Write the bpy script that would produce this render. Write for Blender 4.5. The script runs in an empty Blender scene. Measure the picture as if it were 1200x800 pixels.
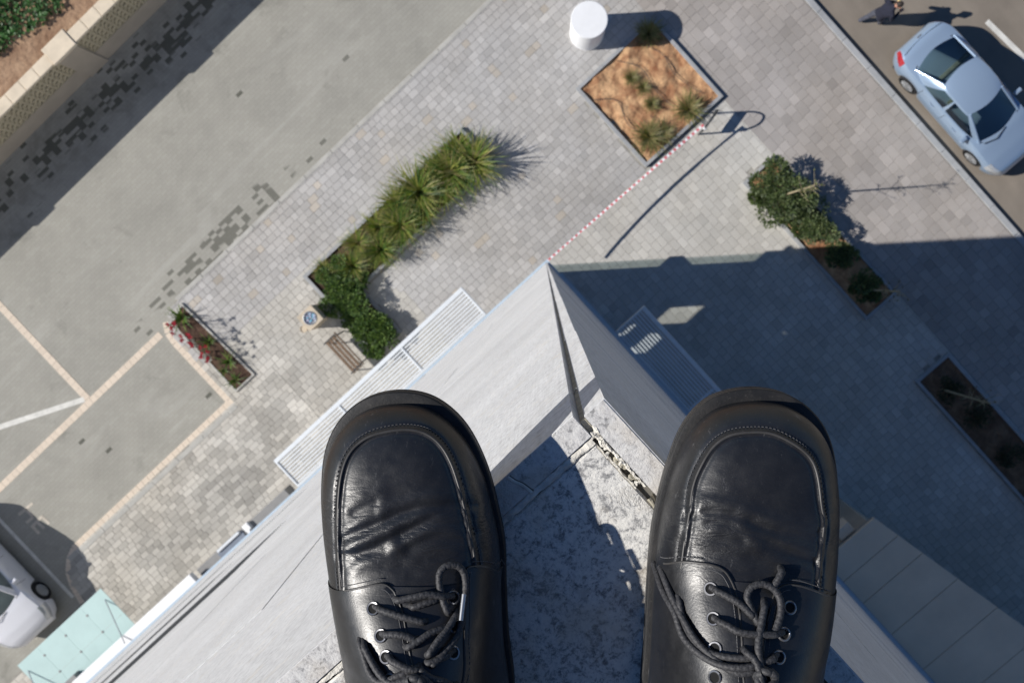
import bpy, bmesh, math, random
import numpy as np
from mathutils import Vector, Matrix
random.seed(7); rng = np.random.default_rng(7)
# ---------------------------------------------------------------- camera, sky, sun, exposure
S = bpy.context.scene
GZ, ZT, CAMZ = 0.0, 26.4, 27.0           # pavement, top of the wall, lens height
col = bpy.data.collections.new('place'); S.collection.children.link(col)
cam_d = bpy.data.cameras.new('camera'); cam = bpy.data.objects.new('camera', cam_d); col.objects.link(cam)
cam_d.sensor_width = 36; cam_d.lens = 34.5; cam_d.clip_start = .02; cam_d.clip_end = 3000
Rc = Matrix(((0.7364903972766106, 0.6715412863537288, 0.08132770402341098),
             (-0.6756042811054733, 0.7362391681959523, 0.03886827197199645),
             (-0.033774991803061614, -0.0835714540768063, 0.9959292454748938)))
cam.matrix_world = Matrix.Translation((0.0314, 0.0824, CAMZ)) @ Rc.to_4x4()
cam_d.dof.use_dof = True; cam_d.dof.focus_distance = .57; cam_d.dof.aperture_fstop = 25
S.camera = cam
SUN_AZ, SUN_EL = math.radians(-39.3), math.radians(35.5)     # direction the shadows run, height of the sun
to_sun = Vector((-math.cos(SUN_AZ)*math.cos(SUN_EL), -math.sin(SUN_AZ)*math.cos(SUN_EL), math.sin(SUN_EL)))
W = bpy.data.worlds.new('World'); S.world = W; W.use_nodes = True
nt = W.node_tree; nt.nodes.clear()
sky = nt.nodes.new('ShaderNodeTexSky'); sky.sky_type = 'NISHITA'; sky.sun_disc = False
sky.sun_elevation = SUN_EL; sky.sun_rotation = math.atan2(to_sun.x, to_sun.y)
sky.air_density = 1.0; sky.dust_density = .15; sky.ozone_density = 9
bg = nt.nodes.new('ShaderNodeBackground'); bg.inputs[1].default_value = .066
wo = nt.nodes.new('ShaderNodeOutputWorld'); nt.links.new(sky.outputs[0], bg.inputs[0]); nt.links.new(bg.outputs[0], wo.inputs[0])
sl = bpy.data.lights.new('sun', 'SUN'); sl.energy = 5.0; sl.angle = math.radians(.53); sl.color = (1, .955, .89)
so = bpy.data.objects.new('sun', sl); col.objects.link(so); so.location = (0, 0, 60)
so.rotation_euler = to_sun.to_track_quat('Z', 'Y').to_euler()
S.view_settings.view_transform = 'Standard'; S.view_settings.look = 'None'; S.view_settings.gamma = 1
S.view_settings.use_curve_mapping = False; S.view_settings.exposure = 0.0
S.cycles.max_bounces = 6; S.cycles.diffuse_bounces = 3
# ---------------------------------------------------------------- helpers
def lin(r, g, b):
    f = lambda c: (c/255/12.92 if c/255 <= .04045 else ((c/255+.055)/1.055)**2.4)
    return (f(r), f(g), f(b))
class MB:
    def __init__(s): s.v = []; s.f = []; s.c = []; s.smooth = False
    def add(s, verts, faces, color=None):
        o = len(s.v); s.v.extend([tuple(map(float, p)) for p in verts]); s.f.extend([tuple(i+o for i in f) for f in faces])
        s.c.extend([color]*len(faces)); return s
    def box(s, x0, x1, y0, y1, z0, z1, color=None):
        V = [(x, y, z) for z in (z0, z1) for y in (y0, y1) for x in (x0, x1)]
        return s.add(V, [(0,2,3,1),(4,5,7,6),(0,1,5,4),(2,6,7,3),(0,4,6,2),(1,3,7,5)], color)
    def cbox(s, x0, x1, y0, y1, z0, z1, b=.01, color=None, ax='z'):
        """box whose outer (top) rim is chamfered"""
        V = [(x0,y0,z0),(x1,y0,z0),(x1,y1,z0),(x0,y1,z0),(x0,y0,z1-b),(x1,y0,z1-b),(x1,y1,z1-b),(x0,y1,z1-b),
             (x0+b,y0+b,z1),(x1-b,y0+b,z1),(x1-b,y1-b,z1),(x0+b,y1-b,z1)]
        F = [(3,2,1,0),(8,9,10,11)]
        for k in range(4):
            j = (k+1) % 4; F += [(k,j,4+j,4+k),(4+k,4+j,8+j,8+k)]
        return s.add(V, F, color)
    def prism(s, poly, z0, z1, color=None, top=True, bottom=True):
        n = len(poly)
        a = sum(poly[i][0]*poly[(i+1)%n][1]-poly[(i+1)%n][0]*poly[i][1] for i in range(n))
        if a < 0: poly = poly[::-1]
        V = [(x,y,z0) for x,y in poly]+[(x,y,z1) for x,y in poly]
        F = [(i,(i+1)%n,n+(i+1)%n,n+i) for i in range(n)]
        if top: F.append(tuple(range(n,2*n)))
        if bottom: F.append(tuple(range(n-1,-1,-1)))
        return s.add(V, F, color)
    def tube(s, P, r, n=8, color=None, caps=True, braid=0, up=(0,0,1)):
        P = [Vector(p) for p in P]; V = []; F = []; m = len(P); nx = None; L = 0
        for i in range(m):
            t = (P[min(i+1,m-1)]-P[max(i-1,0)])
            if t.length < 1e-9: t = Vector((0,0,1))
            t.normalize()
            if nx is None:
                nx = Vector(up).cross(t)
                if nx.length < 1e-3: nx = Vector((1,0,0)).cross(t)
            nx = (nx-t*nx.dot(t)).normalized(); ny = t.cross(nx)
            if i: L += (P[i]-P[i-1]).length
            rr = r[i] if hasattr(r, '__len__') else r
            for k in range(n):
                a = 2*math.pi*k/n; q = rr
                if braid: q = rr*(.965+.05*max(math.sin(2*a+L*braid), math.sin(2*a-L*braid)))
                V.append(P[i]+nx*math.cos(a)*q+ny*math.sin(a)*q)
        for i in range(m-1):
            for k in range(n):
                j = (k+1)%n; F.append((i*n+k,i*n+j,(i+1)*n+j,(i+1)*n+k))
        if caps: F.append(tuple(range(n-1,-1,-1))); F.append(tuple(range((m-1)*n,m*n)))
        return s.add(V, F, color)
    def cyl(s, x, y, z0, z1, r, n=24, r1=None, color=None):
        r1 = r if r1 is None else r1
        return s.tube([(x,y,z0),(x,y,z1)], [r,r1], n, color)
    def lathe(s, x, y, prof, n=32, color=None):
        V = [(x+r*math.cos(2*math.pi*k/n), y+r*math.sin(2*math.pi*k/n), z) for r,z in prof for k in range(n)]
        F = [(i*n+k,i*n+(k+1)%n,(i+1)*n+(k+1)%n,(i+1)*n+k) for i in range(len(prof)-1) for k in range(n)]
        F.append(tuple(range((len(prof)-1)*n,len(prof)*n)))
        return s.add(V, F, color)
    def grid(s, G, color=None, flip=False):
        """G[i][j] -> point"""
        a, b = len(G), len(G[0]); V = [p for row in G for p in row]
        F = [(i*b+j,i*b+j+1,(i+1)*b+j+1,(i+1)*b+j) for i in range(a-1) for j in range(b-1)]
        if flip: F = [f[::-1] for f in F]
        return s.add(V, F, color)
    def mesh(s, name, mats=None):
        me = bpy.data.meshes.new(name); me.from_pydata(s.v, [], s.f); me.validate(clean_customdata=False)
        if any(c is not None for c in s.c) and len(me.polygons) == len(s.f):
            at = me.color_attributes.new('Col', 'FLOAT_COLOR', 'CORNER')
            arr = np.ones((len(me.loops), 4), np.float32); k = 0
            for fc, c in zip(s.f, s.c):
                if c is not None: arr[k:k+len(fc), :3] = c
                k += len(fc)
            at.data.foreach_set('color', arr.ravel())
        if mats: me.materials.append(mats)
        return me
def obj(name, mb, mat=None, parent=None, smooth=None, loc=None, rz=None):
    me = mb if isinstance(mb, bpy.types.Mesh) else mb.mesh(name, mat)
    o = bpy.data.objects.new(name, me); col.objects.link(o)
    if parent: o.parent = parent
    if loc is not None: o.location = loc
    if rz is not None: o.rotation_euler = (0,0,rz)
    if smooth is not None:
        me.polygons.foreach_set('use_smooth', np.ones(len(me.polygons), bool))
        if smooth < 179 and hasattr(me, 'set_sharp_from_angle'): me.set_sharp_from_angle(angle=math.radians(smooth))
    return o
def tag(o, label=None, cat=None, group=None, kind=None):
    if label: o['label'] = label
    if cat: o['category'] = cat
    if group: o['group'] = group
    if kind: o['kind'] = kind
    return o
def thing(name, label, cat, loc=(0,0,0), rz=0, group=None):
    o = bpy.data.objects.new(name, None); col.objects.link(o); o.location = loc; o.rotation_euler = (0,0,rz); o.empty_display_size = .2
    return tag(o, label, cat, group)
def copy_tree(o, parent=None):
    c = o.copy(); col.objects.link(c); c.parent = parent
    for ch in list(o.children): copy_tree(ch, c)
    return c
def subdiv(P, n):
    """Catmull-Rom through points"""
    P = [np.array(p, float) for p in P]; out = []
    for i in range(len(P)-1):
        p0, p1, p2, p3 = P[max(i-1,0)], P[i], P[i+1], P[min(i+2,len(P)-1)]
        for j in range(n):
            t = j/n; out.append(.5*((2*p1)+(-p0+p2)*t+(2*p0-5*p1+4*p2-p3)*t*t+(-p0+3*p1-3*p2+p3)*t**3))
    out.append(P[-1]); return out
# ---------------------------------------------------------------- materials
class NT:
    def __init__(s, name):
        s.m = bpy.data.materials.new(name); s.m.use_nodes = True; s.t = s.m.node_tree
        s.b = s.t.nodes['Principled BSDF']; s.out = s.t.nodes['Material Output']
        s.tc = s.n('ShaderNodeTexCoord')
    def n(s, k, **kw):
        nd = s.t.nodes.new(k)
        for a, v in kw.items(): setattr(nd, a, v)
        return nd
    def l(s, a, b): s.t.links.new(a, b)
    def pos(s, scale=(1,1,1), rot=0, world=False, shift=(0,0,0)):
        mp = s.n('ShaderNodeMapping'); mp.inputs['Scale'].default_value = scale; mp.inputs['Rotation'].default_value = (0,0,rot); mp.inputs['Location'].default_value = shift
        if world: g = s.n('ShaderNodeNewGeometry'); s.l(g.outputs['Position'], mp.inputs[0])
        else: s.l(s.tc.outputs['Object'], mp.inputs[0])
        return mp.outputs[0]
    def noise(s, scale, detail=4, rough=.55, vec=None, dist=0, dim='3D'):
        nd = s.n('ShaderNodeTexNoise'); nd.inputs['Scale'].default_value = scale; nd.inputs['Detail'].default_value = detail
        nd.inputs['Roughness'].default_value = rough; nd.inputs['Distortion'].default_value = dist
        s.l(vec if vec is not None else s.tc.outputs['Object'], nd.inputs['Vector']); return nd.outputs['Fac']
    def vor(s, scale, vec=None, feature='F1', out='Distance'):
        nd = s.n('ShaderNodeTexVoronoi', feature=feature); nd.inputs['Scale'].default_value = scale
        s.l(vec if vec is not None else s.tc.outputs['Object'], nd.inputs['Vector']); return nd.outputs[out]
    def ramp(s, fac, stops, interp='LINEAR'):
        r = s.n('ShaderNodeValToRGB'); r.color_ramp.interpolation = interp; e = r.color_ramp.elements
        while len(e) < len(stops): e.new(.5)
        for k, (p, c) in enumerate(stops):
            e[k].position = p; e[k].color = (*c, 1) if hasattr(c, '__len__') else (c, c, c, 1)
        s.l(fac, r.inputs[0]); return r.outputs[0]
    def mix(s, fac, a, b, mode='MIX'):
        m = s.n('ShaderNodeMix', data_type='RGBA', blend_type=mode)
        for sock, v in ((m.inputs[0], fac), (m.inputs[6], a), (m.inputs[7], b)):
            if isinstance(v, (int, float)): sock.default_value = v
            elif isinstance(v, tuple): sock.default_value = (*v, 1)
            else: s.l(v, sock)
        return m.outputs[2]
    def math(s, op, a, b=0.):
        m = s.n('ShaderNodeMath', operation=op)
        for sock, v in ((m.inputs[0], a), (m.inputs[1], b)):
            if isinstance(v, (int, float)): sock.default_value = v
            else: s.l(v, sock)
        return m.outputs[0]
    def color(s, c):
        if isinstance(c, tuple): s.b.inputs['Base Color'].default_value = (*c, 1)
        else: s.l(c, s.b.inputs['Base Color'])
    def attr(s, name='Col'):
        a = s.n('ShaderNodeAttribute'); a.attribute_name = name; return a.outputs['Color']
    def set(s, **kw):
        for k, v in kw.items():
            i = s.b.inputs[k.replace('_', ' ')]
            if isinstance(v, tuple): i.default_value = (*v, 1) if len(v) == 3 and i.type == 'RGBA' else v
            elif isinstance(v, (int, float)): i.default_value = v
            else: s.l(v, i)
    def bump(s, h, strength=.3, dist=.01):
        b = s.n('ShaderNodeBump'); b.inputs['Strength'].default_value = strength; b.inputs['Distance'].default_value = dist
        s.l(h, b.inputs['Height']); s.l(b.outputs[0], s.b.inputs['Normal']); return b
def plain(name, c, rough=.6, var=.12, scale=6., metal=0., bump=0., bscale=40., spec=.5, coat=0., bdist=.005, attr=False, world=False):
    m = NT(name); v = m.pos(world=world)
    n1 = m.noise(scale, 5, .6, v); base = m.attr() if attr else c
    if isinstance(base, tuple):
        k = m.ramp(n1, [(.3, tuple(x*(1-var) for x in c)), (.7, tuple(min(1, x*(1+var)) for x in c))])
    else:
        k = m.mix(1., base, m.ramp(n1, [(.3, 1-var), (.7, 1+var*.5)]), 'MULTIPLY')
    m.color(k); m.set(Roughness=rough, Metallic=metal, Coat_Weight=coat); m.b.inputs['Specular IOR Level'].default_value = spec
    if bump: m.bump(m.noise(bscale, 4, .6, v), bump, bdist)
    return m.m
def foliage(name):
    m = NT(name); a = m.attr(); n1 = m.noise(9, 2)
    m.color(m.mix(1., a, m.ramp(n1, [(.3,.75),(.7,1.15)]), 'MULTIPLY')); m.set(Roughness=.5)
    tr = m.n('ShaderNodeBsdfTranslucent'); m.l(m.mix(1., a, (1.1,1.2,.5), 'MULTIPLY'), tr.inputs[0])
    mx = m.n('ShaderNodeMixShader'); mx.inputs[0].default_value = .3
    m.l(m.b.outputs[0], mx.inputs[1]); m.l(tr.outputs[0], mx.inputs[2]); m.l(mx.outputs[0], m.out.inputs[0])
    return m.m
M = {}
M['leaf'] = foliage('foliage')
M['bark'] = plain('bark', (.20,.15,.10), .9, .3, 30, bump=.4)
M['dry_bark'] = plain('pale_bark', (.38,.32,.20), .9, .3, 30, bump=.4)
def paver_mat():
    m = NT('paver'); a = m.attr(); v = m.pos(world=True)
    n1 = m.noise(1.1, 5, .6, v); n2 = m.noise(55, 4, .7, v); n3 = m.noise(.22, 4, .6, v)
    k = m.mix(1., a, m.ramp(n1, [(.3,.92),(.7,1.06)]), 'MULTIPLY')
    k = m.mix(1., k, m.ramp(n2, [(.25,.86),(.75,1.10)]), 'MULTIPLY')
    k = m.mix(1., k, m.ramp(n3, [(.35,(.93,.90,.86)),(.65,(1.04,1.04,1.05))]), 'MULTIPLY')
    m.color(k); m.set(Roughness=.88); m.b.inputs['Specular IOR Level'].default_value = .3
    m.bump(n2, .35, .004); return m.m
M['paver'] = paver_mat()
M['joint_sand'] = plain('joint_sand', (.33,.315,.285), .95, .3, 3, world=True)
def road_block_mat():
    """small grey concrete setts too far away to tell apart, with damp and oil-stained setts"""
    m = NT('sett_paving'); v = m.pos(world=True)
    br = m.n('ShaderNodeTexBrick'); br.offset = .5; m.l(v, br.inputs[0])
    br.inputs['Scale'].default_value = 1; br.inputs['Brick Width'].default_value = .2; br.inputs['Row Height'].default_value = .1
    br.inputs['Mortar Size'].default_value = .006; br.inputs['Mortar Smooth'].default_value = .3; br.inputs['Bias'].default_value = 0
    br.inputs['Color1'].default_value = (.335,.325,.288,1); br.inputs['Color2'].default_value = (.362,.352,.312,1); br.inputs['Mortar'].default_value = (.30,.29,.255,1)
    big = m.noise(.5, 6, .6, v, .4); fine = m.noise(60, 3, .6, v)
    k = m.mix(1., br.outputs[0], m.ramp(big, [(.3,.84),(.55,1.),(.8,1.1)]), 'MULTIPLY')
    # pale tyre sweeps
    sv = m.pos((.32, 1.5, 1), .9, True); sw = m.noise(.9, 3, .5, sv, 1.2)
    k = m.mix(m.ramp(sw, [(.56,0.),(.72,.3)]), k, (.46,.45,.41))
    # stained setts: noise sampled once per sett
    snap = m.n('ShaderNodeVectorMath', operation='SNAP'); m.l(v, snap.inputs[0]); snap.inputs[1].default_value = (.2,.1,10)
    cell = m.noise(1.7, 3, .75, snap.outputs[0], .6)
    wn = m.n('ShaderNodeTexWhiteNoise'); m.l(snap.outputs[0], wn.inputs[0])
    sep = m.n('ShaderNodeSeparateXYZ'); m.l(v, sep.inputs[0]); Y, X = sep.outputs[1], sep.outputs[0]
    def band(c, w, val): # 1 inside |val-c|<w fading
        d = m.math('ABSOLUTE', m.math('SUBTRACT', val, c)); return m.math('MAXIMUM', m.math('SUBTRACT', 1., m.math('DIVIDE', d, w)), 0.)
    jit = m.math('MULTIPLY', m.math('SUBTRACT', wn.outputs[0], .5), .24)
    a1 = m.math('ADD', m.math('ADD', cell, jit), m.math('MULTIPLY', band(11.45, 1.0, Y), .31))
    a2 = m.math('ADD', m.math('ADD', cell, jit), m.math('MULTIPLY', m.math('MULTIPLY', band(6.5, 1.25, Y), band(-6.2, 5.5, X)), .37))
    st = m.math('MAXIMUM', m.ramp(a1, [(.765,0.),(.79,1.)]), m.math('MULTIPLY', m.ramp(a2, [(.785,0.),(.80,1.)]), .8))
    dmp = m.math('MULTIPLY', m.ramp(m.math('ADD', m.noise(1.3, 5, .65, v, .5), m.math('MULTIPLY', band(11.3, 1.5, Y), .2)), [(.60,0.),(.76,1.)]), .38)
    k = m.mix(dmp, k, (.12,.12,.10))
    k = m.mix(m.math('MULTIPLY', st, .84), k, (.075,.076,.06))
    m.color(k); m.set(Roughness=.9); m.bump(m.math('ADD', br.outputs['Fac'], m.math('MULTIPLY', fine, -.4)), .4, -.004); return m.m
M['sett'] = road_block_mat()
def asphalt_mat():
    m = NT('asphalt'); v = m.pos(world=True)
    n1 = m.noise(160, 3, .7, v); n2 = m.noise(.7, 5, .6, v, .5); sv = m.pos((1.6,.15,1), 0, True); n3 = m.noise(.8, 4, .6, sv)
    k = m.ramp(n1, [(.25,(.17,.145,.118)),(.75,(.31,.27,.225))])
    k = m.mix(1., k, m.ramp(n2, [(.3,.86),(.7,1.1)]), 'MULTIPLY'); k = m.mix(1., k, m.ramp(n3, [(.35,.9),(.65,1.08)]), 'MULTIPLY')
    m.color(k); m.set(Roughness=.92); m.bump(n1, .5, .006); return m.m
M['asphalt'] = asphalt_mat()
M['earth_far'] = plain('dusty_ground', (.30,.27,.22), .95, .2, .3, world=True)
M['kerb'] = plain('kerb_concrete', (.44,.43,.40), .85, .14, 3, bump=.3, bscale=60, world=True)
M['kerb_blue'] = plain('kerb_grey', (.36,.37,.38), .85, .14, 3, bump=.3, bscale=60, world=True)
M['beige_line'] = plain('beige_setts', (.66,.56,.46), .85, .16, 5, bump=.3, bscale=50, world=True)
M['worn_paint'] = plain('worn_paint', (.52,.47,.40), .8, .16, 6, world=True)
M['white_line'] = plain('road_paint', (.66,.65,.61), .7, .16, 5, world=True)
def soil(name, dark, light, sc=3.):
    m = NT(name); v = m.pos(world=True)
    n1 = m.noise(sc, 6, .65, v, .6); n2 = m.noise(40, 4, .7, v); n3 = m.vor(9, v)
    k = m.ramp(n1, [(.34, dark),(.5, tuple((a+b)/2 for a,b in zip(dark,light))),(.62, light)])
    k = m.mix(1., k, m.ramp(n2, [(.2,.65),(.8,1.25)]), 'MULTIPLY'); m.color(k); m.set(Roughness=.97)
    m.bump(m.math('ADD', n2, m.math('MULTIPLY', n3, .8)), .8, .03); return m.m
M['orange_soil'] = soil('orange_soil', (.31,.135,.065), (.72,.45,.245), 2.2)
M['brown_soil'] = soil('brown_soil', (.055,.030,.02), (.13,.075,.05), 3.5)
M['dry_soil'] = soil('dry_soil', (.13,.075,.045), (.26,.165,.10), 3.)
M['bank_soil'] = soil('bank_soil', (.26,.15,.09), (.50,.33,.21), 1.6)
# stone of the wall, seen from half a metre
def stone_mat(name, base, speck, warm, amount, streak):
    m = NT(name); v = m.pos(world=True)
    fine = m.noise(420, 4, .7, v); mid = m.noise(150, 5, .7, v, .3); big = m.noise(3.5, 4, .6, v); cell = m.vor(260, v, 'F1', 'Distance')
    k = m.ramp(mid, [(.30, tuple(x*.8 for x in base)),(.5, base),(.68, tuple(min(1,x*1.1) for x in base))])
    k = m.mix(m.math('MULTIPLY', m.ramp(m.noise(90, 5, .75, v, .5), [(.5,0.),(.62,1.)]), amount), k, speck)
    k = m.mix(m.math('MULTIPLY', m.ramp(m.noise(30, 4, .6, v, .3), [(.55,0.),(.68,1.)]), .35), k, warm)
    k = m.mix(1., k, m.ramp(big, [(.3,.9),(.7,1.06)]), 'MULTIPLY')
    if streak:
        sv = m.pos((1,1,.06), 0, True); sn = m.noise(300, 4, .7, sv)
        k = m.mix(1., k, m.ramp(sn, [(.3,.90),(.6,1.03)]), 'MULTIPLY')
        z = m.pos((.5,.5,.35), 0, True); k = m.mix(1., k, m.ramp(m.noise(2.2, 5, .6, z), [(.32,.88),(.62,1.04)]), 'MULTIPLY')
        m.bump(m.math('ADD', sn, fine), .35, .0012)
    else: m.bump(m.math('ADD', m.math('MULTIPLY', fine, .6), mid), .55, .0012)
    m.color(k); m.set(Roughness=.72); m.b.inputs['Specular IOR Level'].default_value = .4; return m.m
M['panel'] = stone_mat('pale_granite_panel', (.77,.78,.79), (.42,.42,.43), (.78,.72,.62), .38, True)
def granite_mat(name, pale, grey, dark, lo=.42):
    m = NT(name); v = m.pos(world=True)
    n1 = m.noise(150, 6, .78, v, .35); n2 = m.noise(520, 4, .7, v); n3 = m.noise(38, 4, .6, v, .4)
    t = m.math('ADD', m.math('ADD', m.math('MULTIPLY', n1, .62), m.math('MULTIPLY', n2, .22)), m.math('MULTIPLY', n3, .16))
    k = m.ramp(t, [(lo, dark),(lo+.05, tuple(a*.55+b*.45 for a,b in zip(dark,grey))),(lo+.09, grey),(lo+.155, pale),(.72, tuple(min(1,x*1.12) for x in pale))])
    k = m.mix(m.math('MULTIPLY', m.ramp(m.noise(26, 4, .6, v), [(.48,0.),(.66,1.)]), .40), k, (.60,.51,.38))
    sm = m.ramp(m.math('ADD', m.noise(19, 6, .7, v, .3), m.math('MULTIPLY', n1, .15)), [(.71,0.),(.73,1.)])
    k = m.mix(m.math('MULTIPLY', sm, .7), k, (.58,.56,.52))
    m.color(k); m.set(Roughness=.68); m.bump(m.math('ADD', m.math('ADD', n2, m.math('MULTIPLY', n1, .8)), m.math('MULTIPLY', sm, .6)), .5, .0012); return m.m
M['granite'] = granite_mat('worn_granite', (.84,.82,.77), (.72,.71,.68), (.22,.22,.225), .405)
M['granite_cap'] = granite_mat('pale_granite', (.72,.71,.69), (.60,.59,.58), (.26,.26,.26), .385)
M['mortar'] = plain('cream_mortar', (.72,.69,.62), .95, .25, 90, bump=.8, bscale=240, bdist=.002, world=True)
M['sealant'] = plain('old_sealant', (.42,.39,.31), .8, .3, 120, bump=.8, bscale=300, bdist=.002, world=True)
M['dark_joint'] = plain('dark_joint', (.16,.15,.13), .95, .3, 90, world=True)
M['backing'] = plain('wall_backing', (.40,.39,.37), .95, .15, 3, world=True)
M['white_paint'] = plain('white_paint', (.86,.87,.88), .5, .04, 3, world=True)
M['white_metal'] = plain('white_metal', (.72,.76,.80), .4, .05, 8, world=True)
M['grey_metal'] = plain('grey_metal', (.26,.26,.26), .55, .1, 5, world=True)
M['blue_trim'] = plain('blue_grey_trim', (.46,.56,.66), .4, .06, 8, world=True)
M['dark_metal'] = plain('dark_metal', (.05,.055,.06), .45, .1, 20)
M['steel'] = plain('steel', (.55,.56,.57), .35, .08, 30, metal=.8)
M['beige_roof'] = plain('beige_roof_sheet', (.84,.68,.52), .6, .08, 1.2, world=True)
def glass_mat(name, c, rough=.05, alpha=.5):
    m = NT(name); m.color(c); m.set(Roughness=rough); m.b.inputs['IOR'].default_value = 1.45
    m.b.inputs['Transmission Weight'].default_value = alpha; return m.m
M['dark_glass'] = plain('dark_window_glass', (.012,.018,.022), .06, .1, 3, spec=.6)
M['shop_glass'] = (lambda m: (m.t.links.new(m.n('ShaderNodeBsdfTransparent').outputs[0], m.out.inputs[0]), m.t.nodes['Transparent BSDF'].inputs[0].__setattr__('default_value', (.42,.47,.45,1)), m.m)[-1])(NT('tinted_shop_glass'))
M['canopy_glass'] = plain('frosted_turquoise_glass', (.50,.655,.635), .3, .04, 2, spec=.6, coat=.4)
M['tape_red'] = plain('tape_red', (.60,.15,.17), .4, .08, 20); M['tape_white'] = plain('tape_white', (.82,.82,.84), .4, .05, 20)
M['brown_wood'] = plain('brown_wood', (.17,.115,.075), .7, .25, 14, bump=.3)
M['beige_concrete'] = plain('beige_concrete', (.56,.48,.37), .85, .12, 8, bump=.3, bscale=80)
M['wall_beige'] = plain('beige_render', (.44,.375,.30), .9, .1, 1.4, bump=.3, bscale=40, world=True)
M['coping'] = plain('cream_coping', (.70,.60,.46), .85, .12, 2.5, world=True)
M['breeze'] = plain('breeze_block', (.50,.43,.30), .9, .12, 6, bump=.3, bscale=50, world=True)
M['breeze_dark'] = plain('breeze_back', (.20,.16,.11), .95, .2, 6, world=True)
def clear_glass(name, c):
    m = NT(name); t = m.n('ShaderNodeBsdfTransparent'); t.inputs[0].default_value = (*c, 1)
    g = m.n('ShaderNodeBsdfGlossy'); g.inputs['Roughness'].default_value = .02; mx = m.n('ShaderNodeMixShader'); mx.inputs[0].default_value = .06
    m.l(t.outputs[0], mx.inputs[1]); m.l(g.outputs[0], mx.inputs[2]); m.l(mx.outputs[0], m.out.inputs[0]); return m.m
M['shop_glass'] = clear_glass('tinted_shop_glass', (.70,.74,.72)); M['clear_glass'] = clear_glass('clear_window_glass', (.95,.96,.95))
# ================================================================ GROUND
tag(obj('ground', MB().box(-900,900,-900,900,-.6,-.35), M['earth_far']), kind='structure')
tag(obj('road', MB().box(9.8,24,-120,120,-.345,-.13), M['asphalt']), kind='structure')
tag(obj('driveway', MB().prism([(-80,.3),(9.7,.3),(9.7,12.25),(-80,12.25)], -.3, -.03), M['sett']), kind='structure')
PLAZA = [(9.74,-60),(9.74,6.18),(-8.3,6.18),(-8.75,6.05),(-9.0,5.8),(-9.07,5.4),(-9.07,3.03),(-15.5,3.03),(-15.8,2.87),(-16.1,2.5),(-16.27,1.97),(-16.34,1.57),(-80,1.57),(-80,-.5),(-.3,-.5),(-.3,-60)]
pavement = tag(obj('pavement', MB().prism(PLAZA, -.25, -.010), M['joint_sand']), kind='structure')
def inside(x, y, P):
    c = False; n = len(P); j = n-1
    for i in range(n):
        if (P[i][1] > y) != (P[j][1] > y) and x < (P[j][0]-P[i][0])*(y-P[i][1])/(P[j][1]-P[i][1])+P[i][0]: c = not c
        j = i
    return c
VIEW = [(-6.8,17.5),(16.5,-3.5),(1.5,-20.5),(-23,1.5)]
BEDS = [(3.7,6.47,.07,2.9),(-5.2,.75,2.92,4.25),(-5.25,-4.24,1.28,4.25),(5.33,6.42,-7.03,-2.0),(5.22,6.38,-16,-9.18)]
SMALL_BED = [(-8.24,6.02),(-8.75,5.85),(-8.86,5.55),(-8.84,3.19),(-8.10,3.19)]
vals = rng.random((64,64))
def vnoise(x, y):
    xi, yi = math.floor(x), math.floor(y); fx, fy = x-xi, y-yi; fx = fx*fx*(3-2*fx); fy = fy*fy*(3-2*fy)
    g = lambda a, b: vals[a % 64, b % 64]
    return (g(xi,yi)*(1-fx)+g(xi+1,yi)*fx)*(1-fy)+(g(xi,yi+1)*(1-fx)+g(xi+1,yi+1)*fx)*fy
def tone(x, y):
    r = random.gauss(0, 1); c = vnoise(x*.9, y*.9); c2 = vnoise(x*2.3+9, y*2.3)
    if x > 6.45: v = .385*(1+.065*r+.20*(c-.5)); t = (1,.935,.885)
    elif x > 0 and y < -.02: v = .535*(1+.05*r+.12*(c-.5)-.3*max(0,c2-.78)); t = (1,.975,.905)
    elif x < -7.2 and y < 3.3:
        k = c*.5+c2*.3+random.random()*.42
        v = .32+.29*max(0,min(1,(k-.3)/.6)); t = (1,.965,.885)
        v += .10*max(0, 1-abs(x+8)/2)
    elif x < -3.5 and y < 4.3: v = .50*(1+.055*r+.16*(c-.5)); t = (1,.97,.895)
    else:
        v = .47*(1+.06*r+.12*(c-.5)); t = (1,.985,.965)
        if random.random() < .03: t = (1.05,.97,.86)
    v = max(.16, min(.68, v)); return tuple(v*a for a in t)
pav = []        # x0,x1,y0,y1,colour
def lay(x0, x1, y0, y1, along, ok, rowh=.2, lens=(.2,.2,.3)):
    a0, a1, b0, b1 = (x0,x1,y0,y1) if along == 'x' else (y0,y1,x0,x1)
    b = b0; k = 0
    while b < b1-.02:
        bb = min(b+rowh, b1); a = a0-(.07+.1*(k % 2)); k += 1
        while a < a1:
            L = random.choice(lens); e = min(a+L, a1); s = max(a, a0)
            if e-s > .03:
                q = (s,e,b,bb) if along == 'x' else (b,bb,s,e)
                cx, cy = (q[0]+q[1])/2, (q[2]+q[3])/2
                if inside(cx, cy, VIEW) and inside(cx, cy, PLAZA) and ok(cx, cy): pav.append((*q, tone(cx, cy)))
            a += L
        b = bb
def free(x, y):
    return not any(a < x < b and c < y < d for a,b,c,d in BEDS) and not inside(x, y, SMALL_BED) and not (x < -.1 and y < -.15)
lay(-24, -7.6, 0.0, 3.04, 'x', lambda x,y: free(x,y), .152, (.16,.24,.32,.32))
lay(-7.6, 6.45, 0.0, 3.04, 'x', lambda x,y: free(x,y), .19, (.19,.19,.28))
lay(-9.1, 6.45, 3.04, 6.14, 'x', lambda x,y: free(x,y), .19, (.19,.19,.28))
lay(-24, -.02, -.3, 0.0, 'x', lambda x,y: free(x,y))
lay(0.0, 6.45, -21, 0.0, 'y', lambda x,y: free(x,y), .2, (.2,.3,.3))
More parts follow.
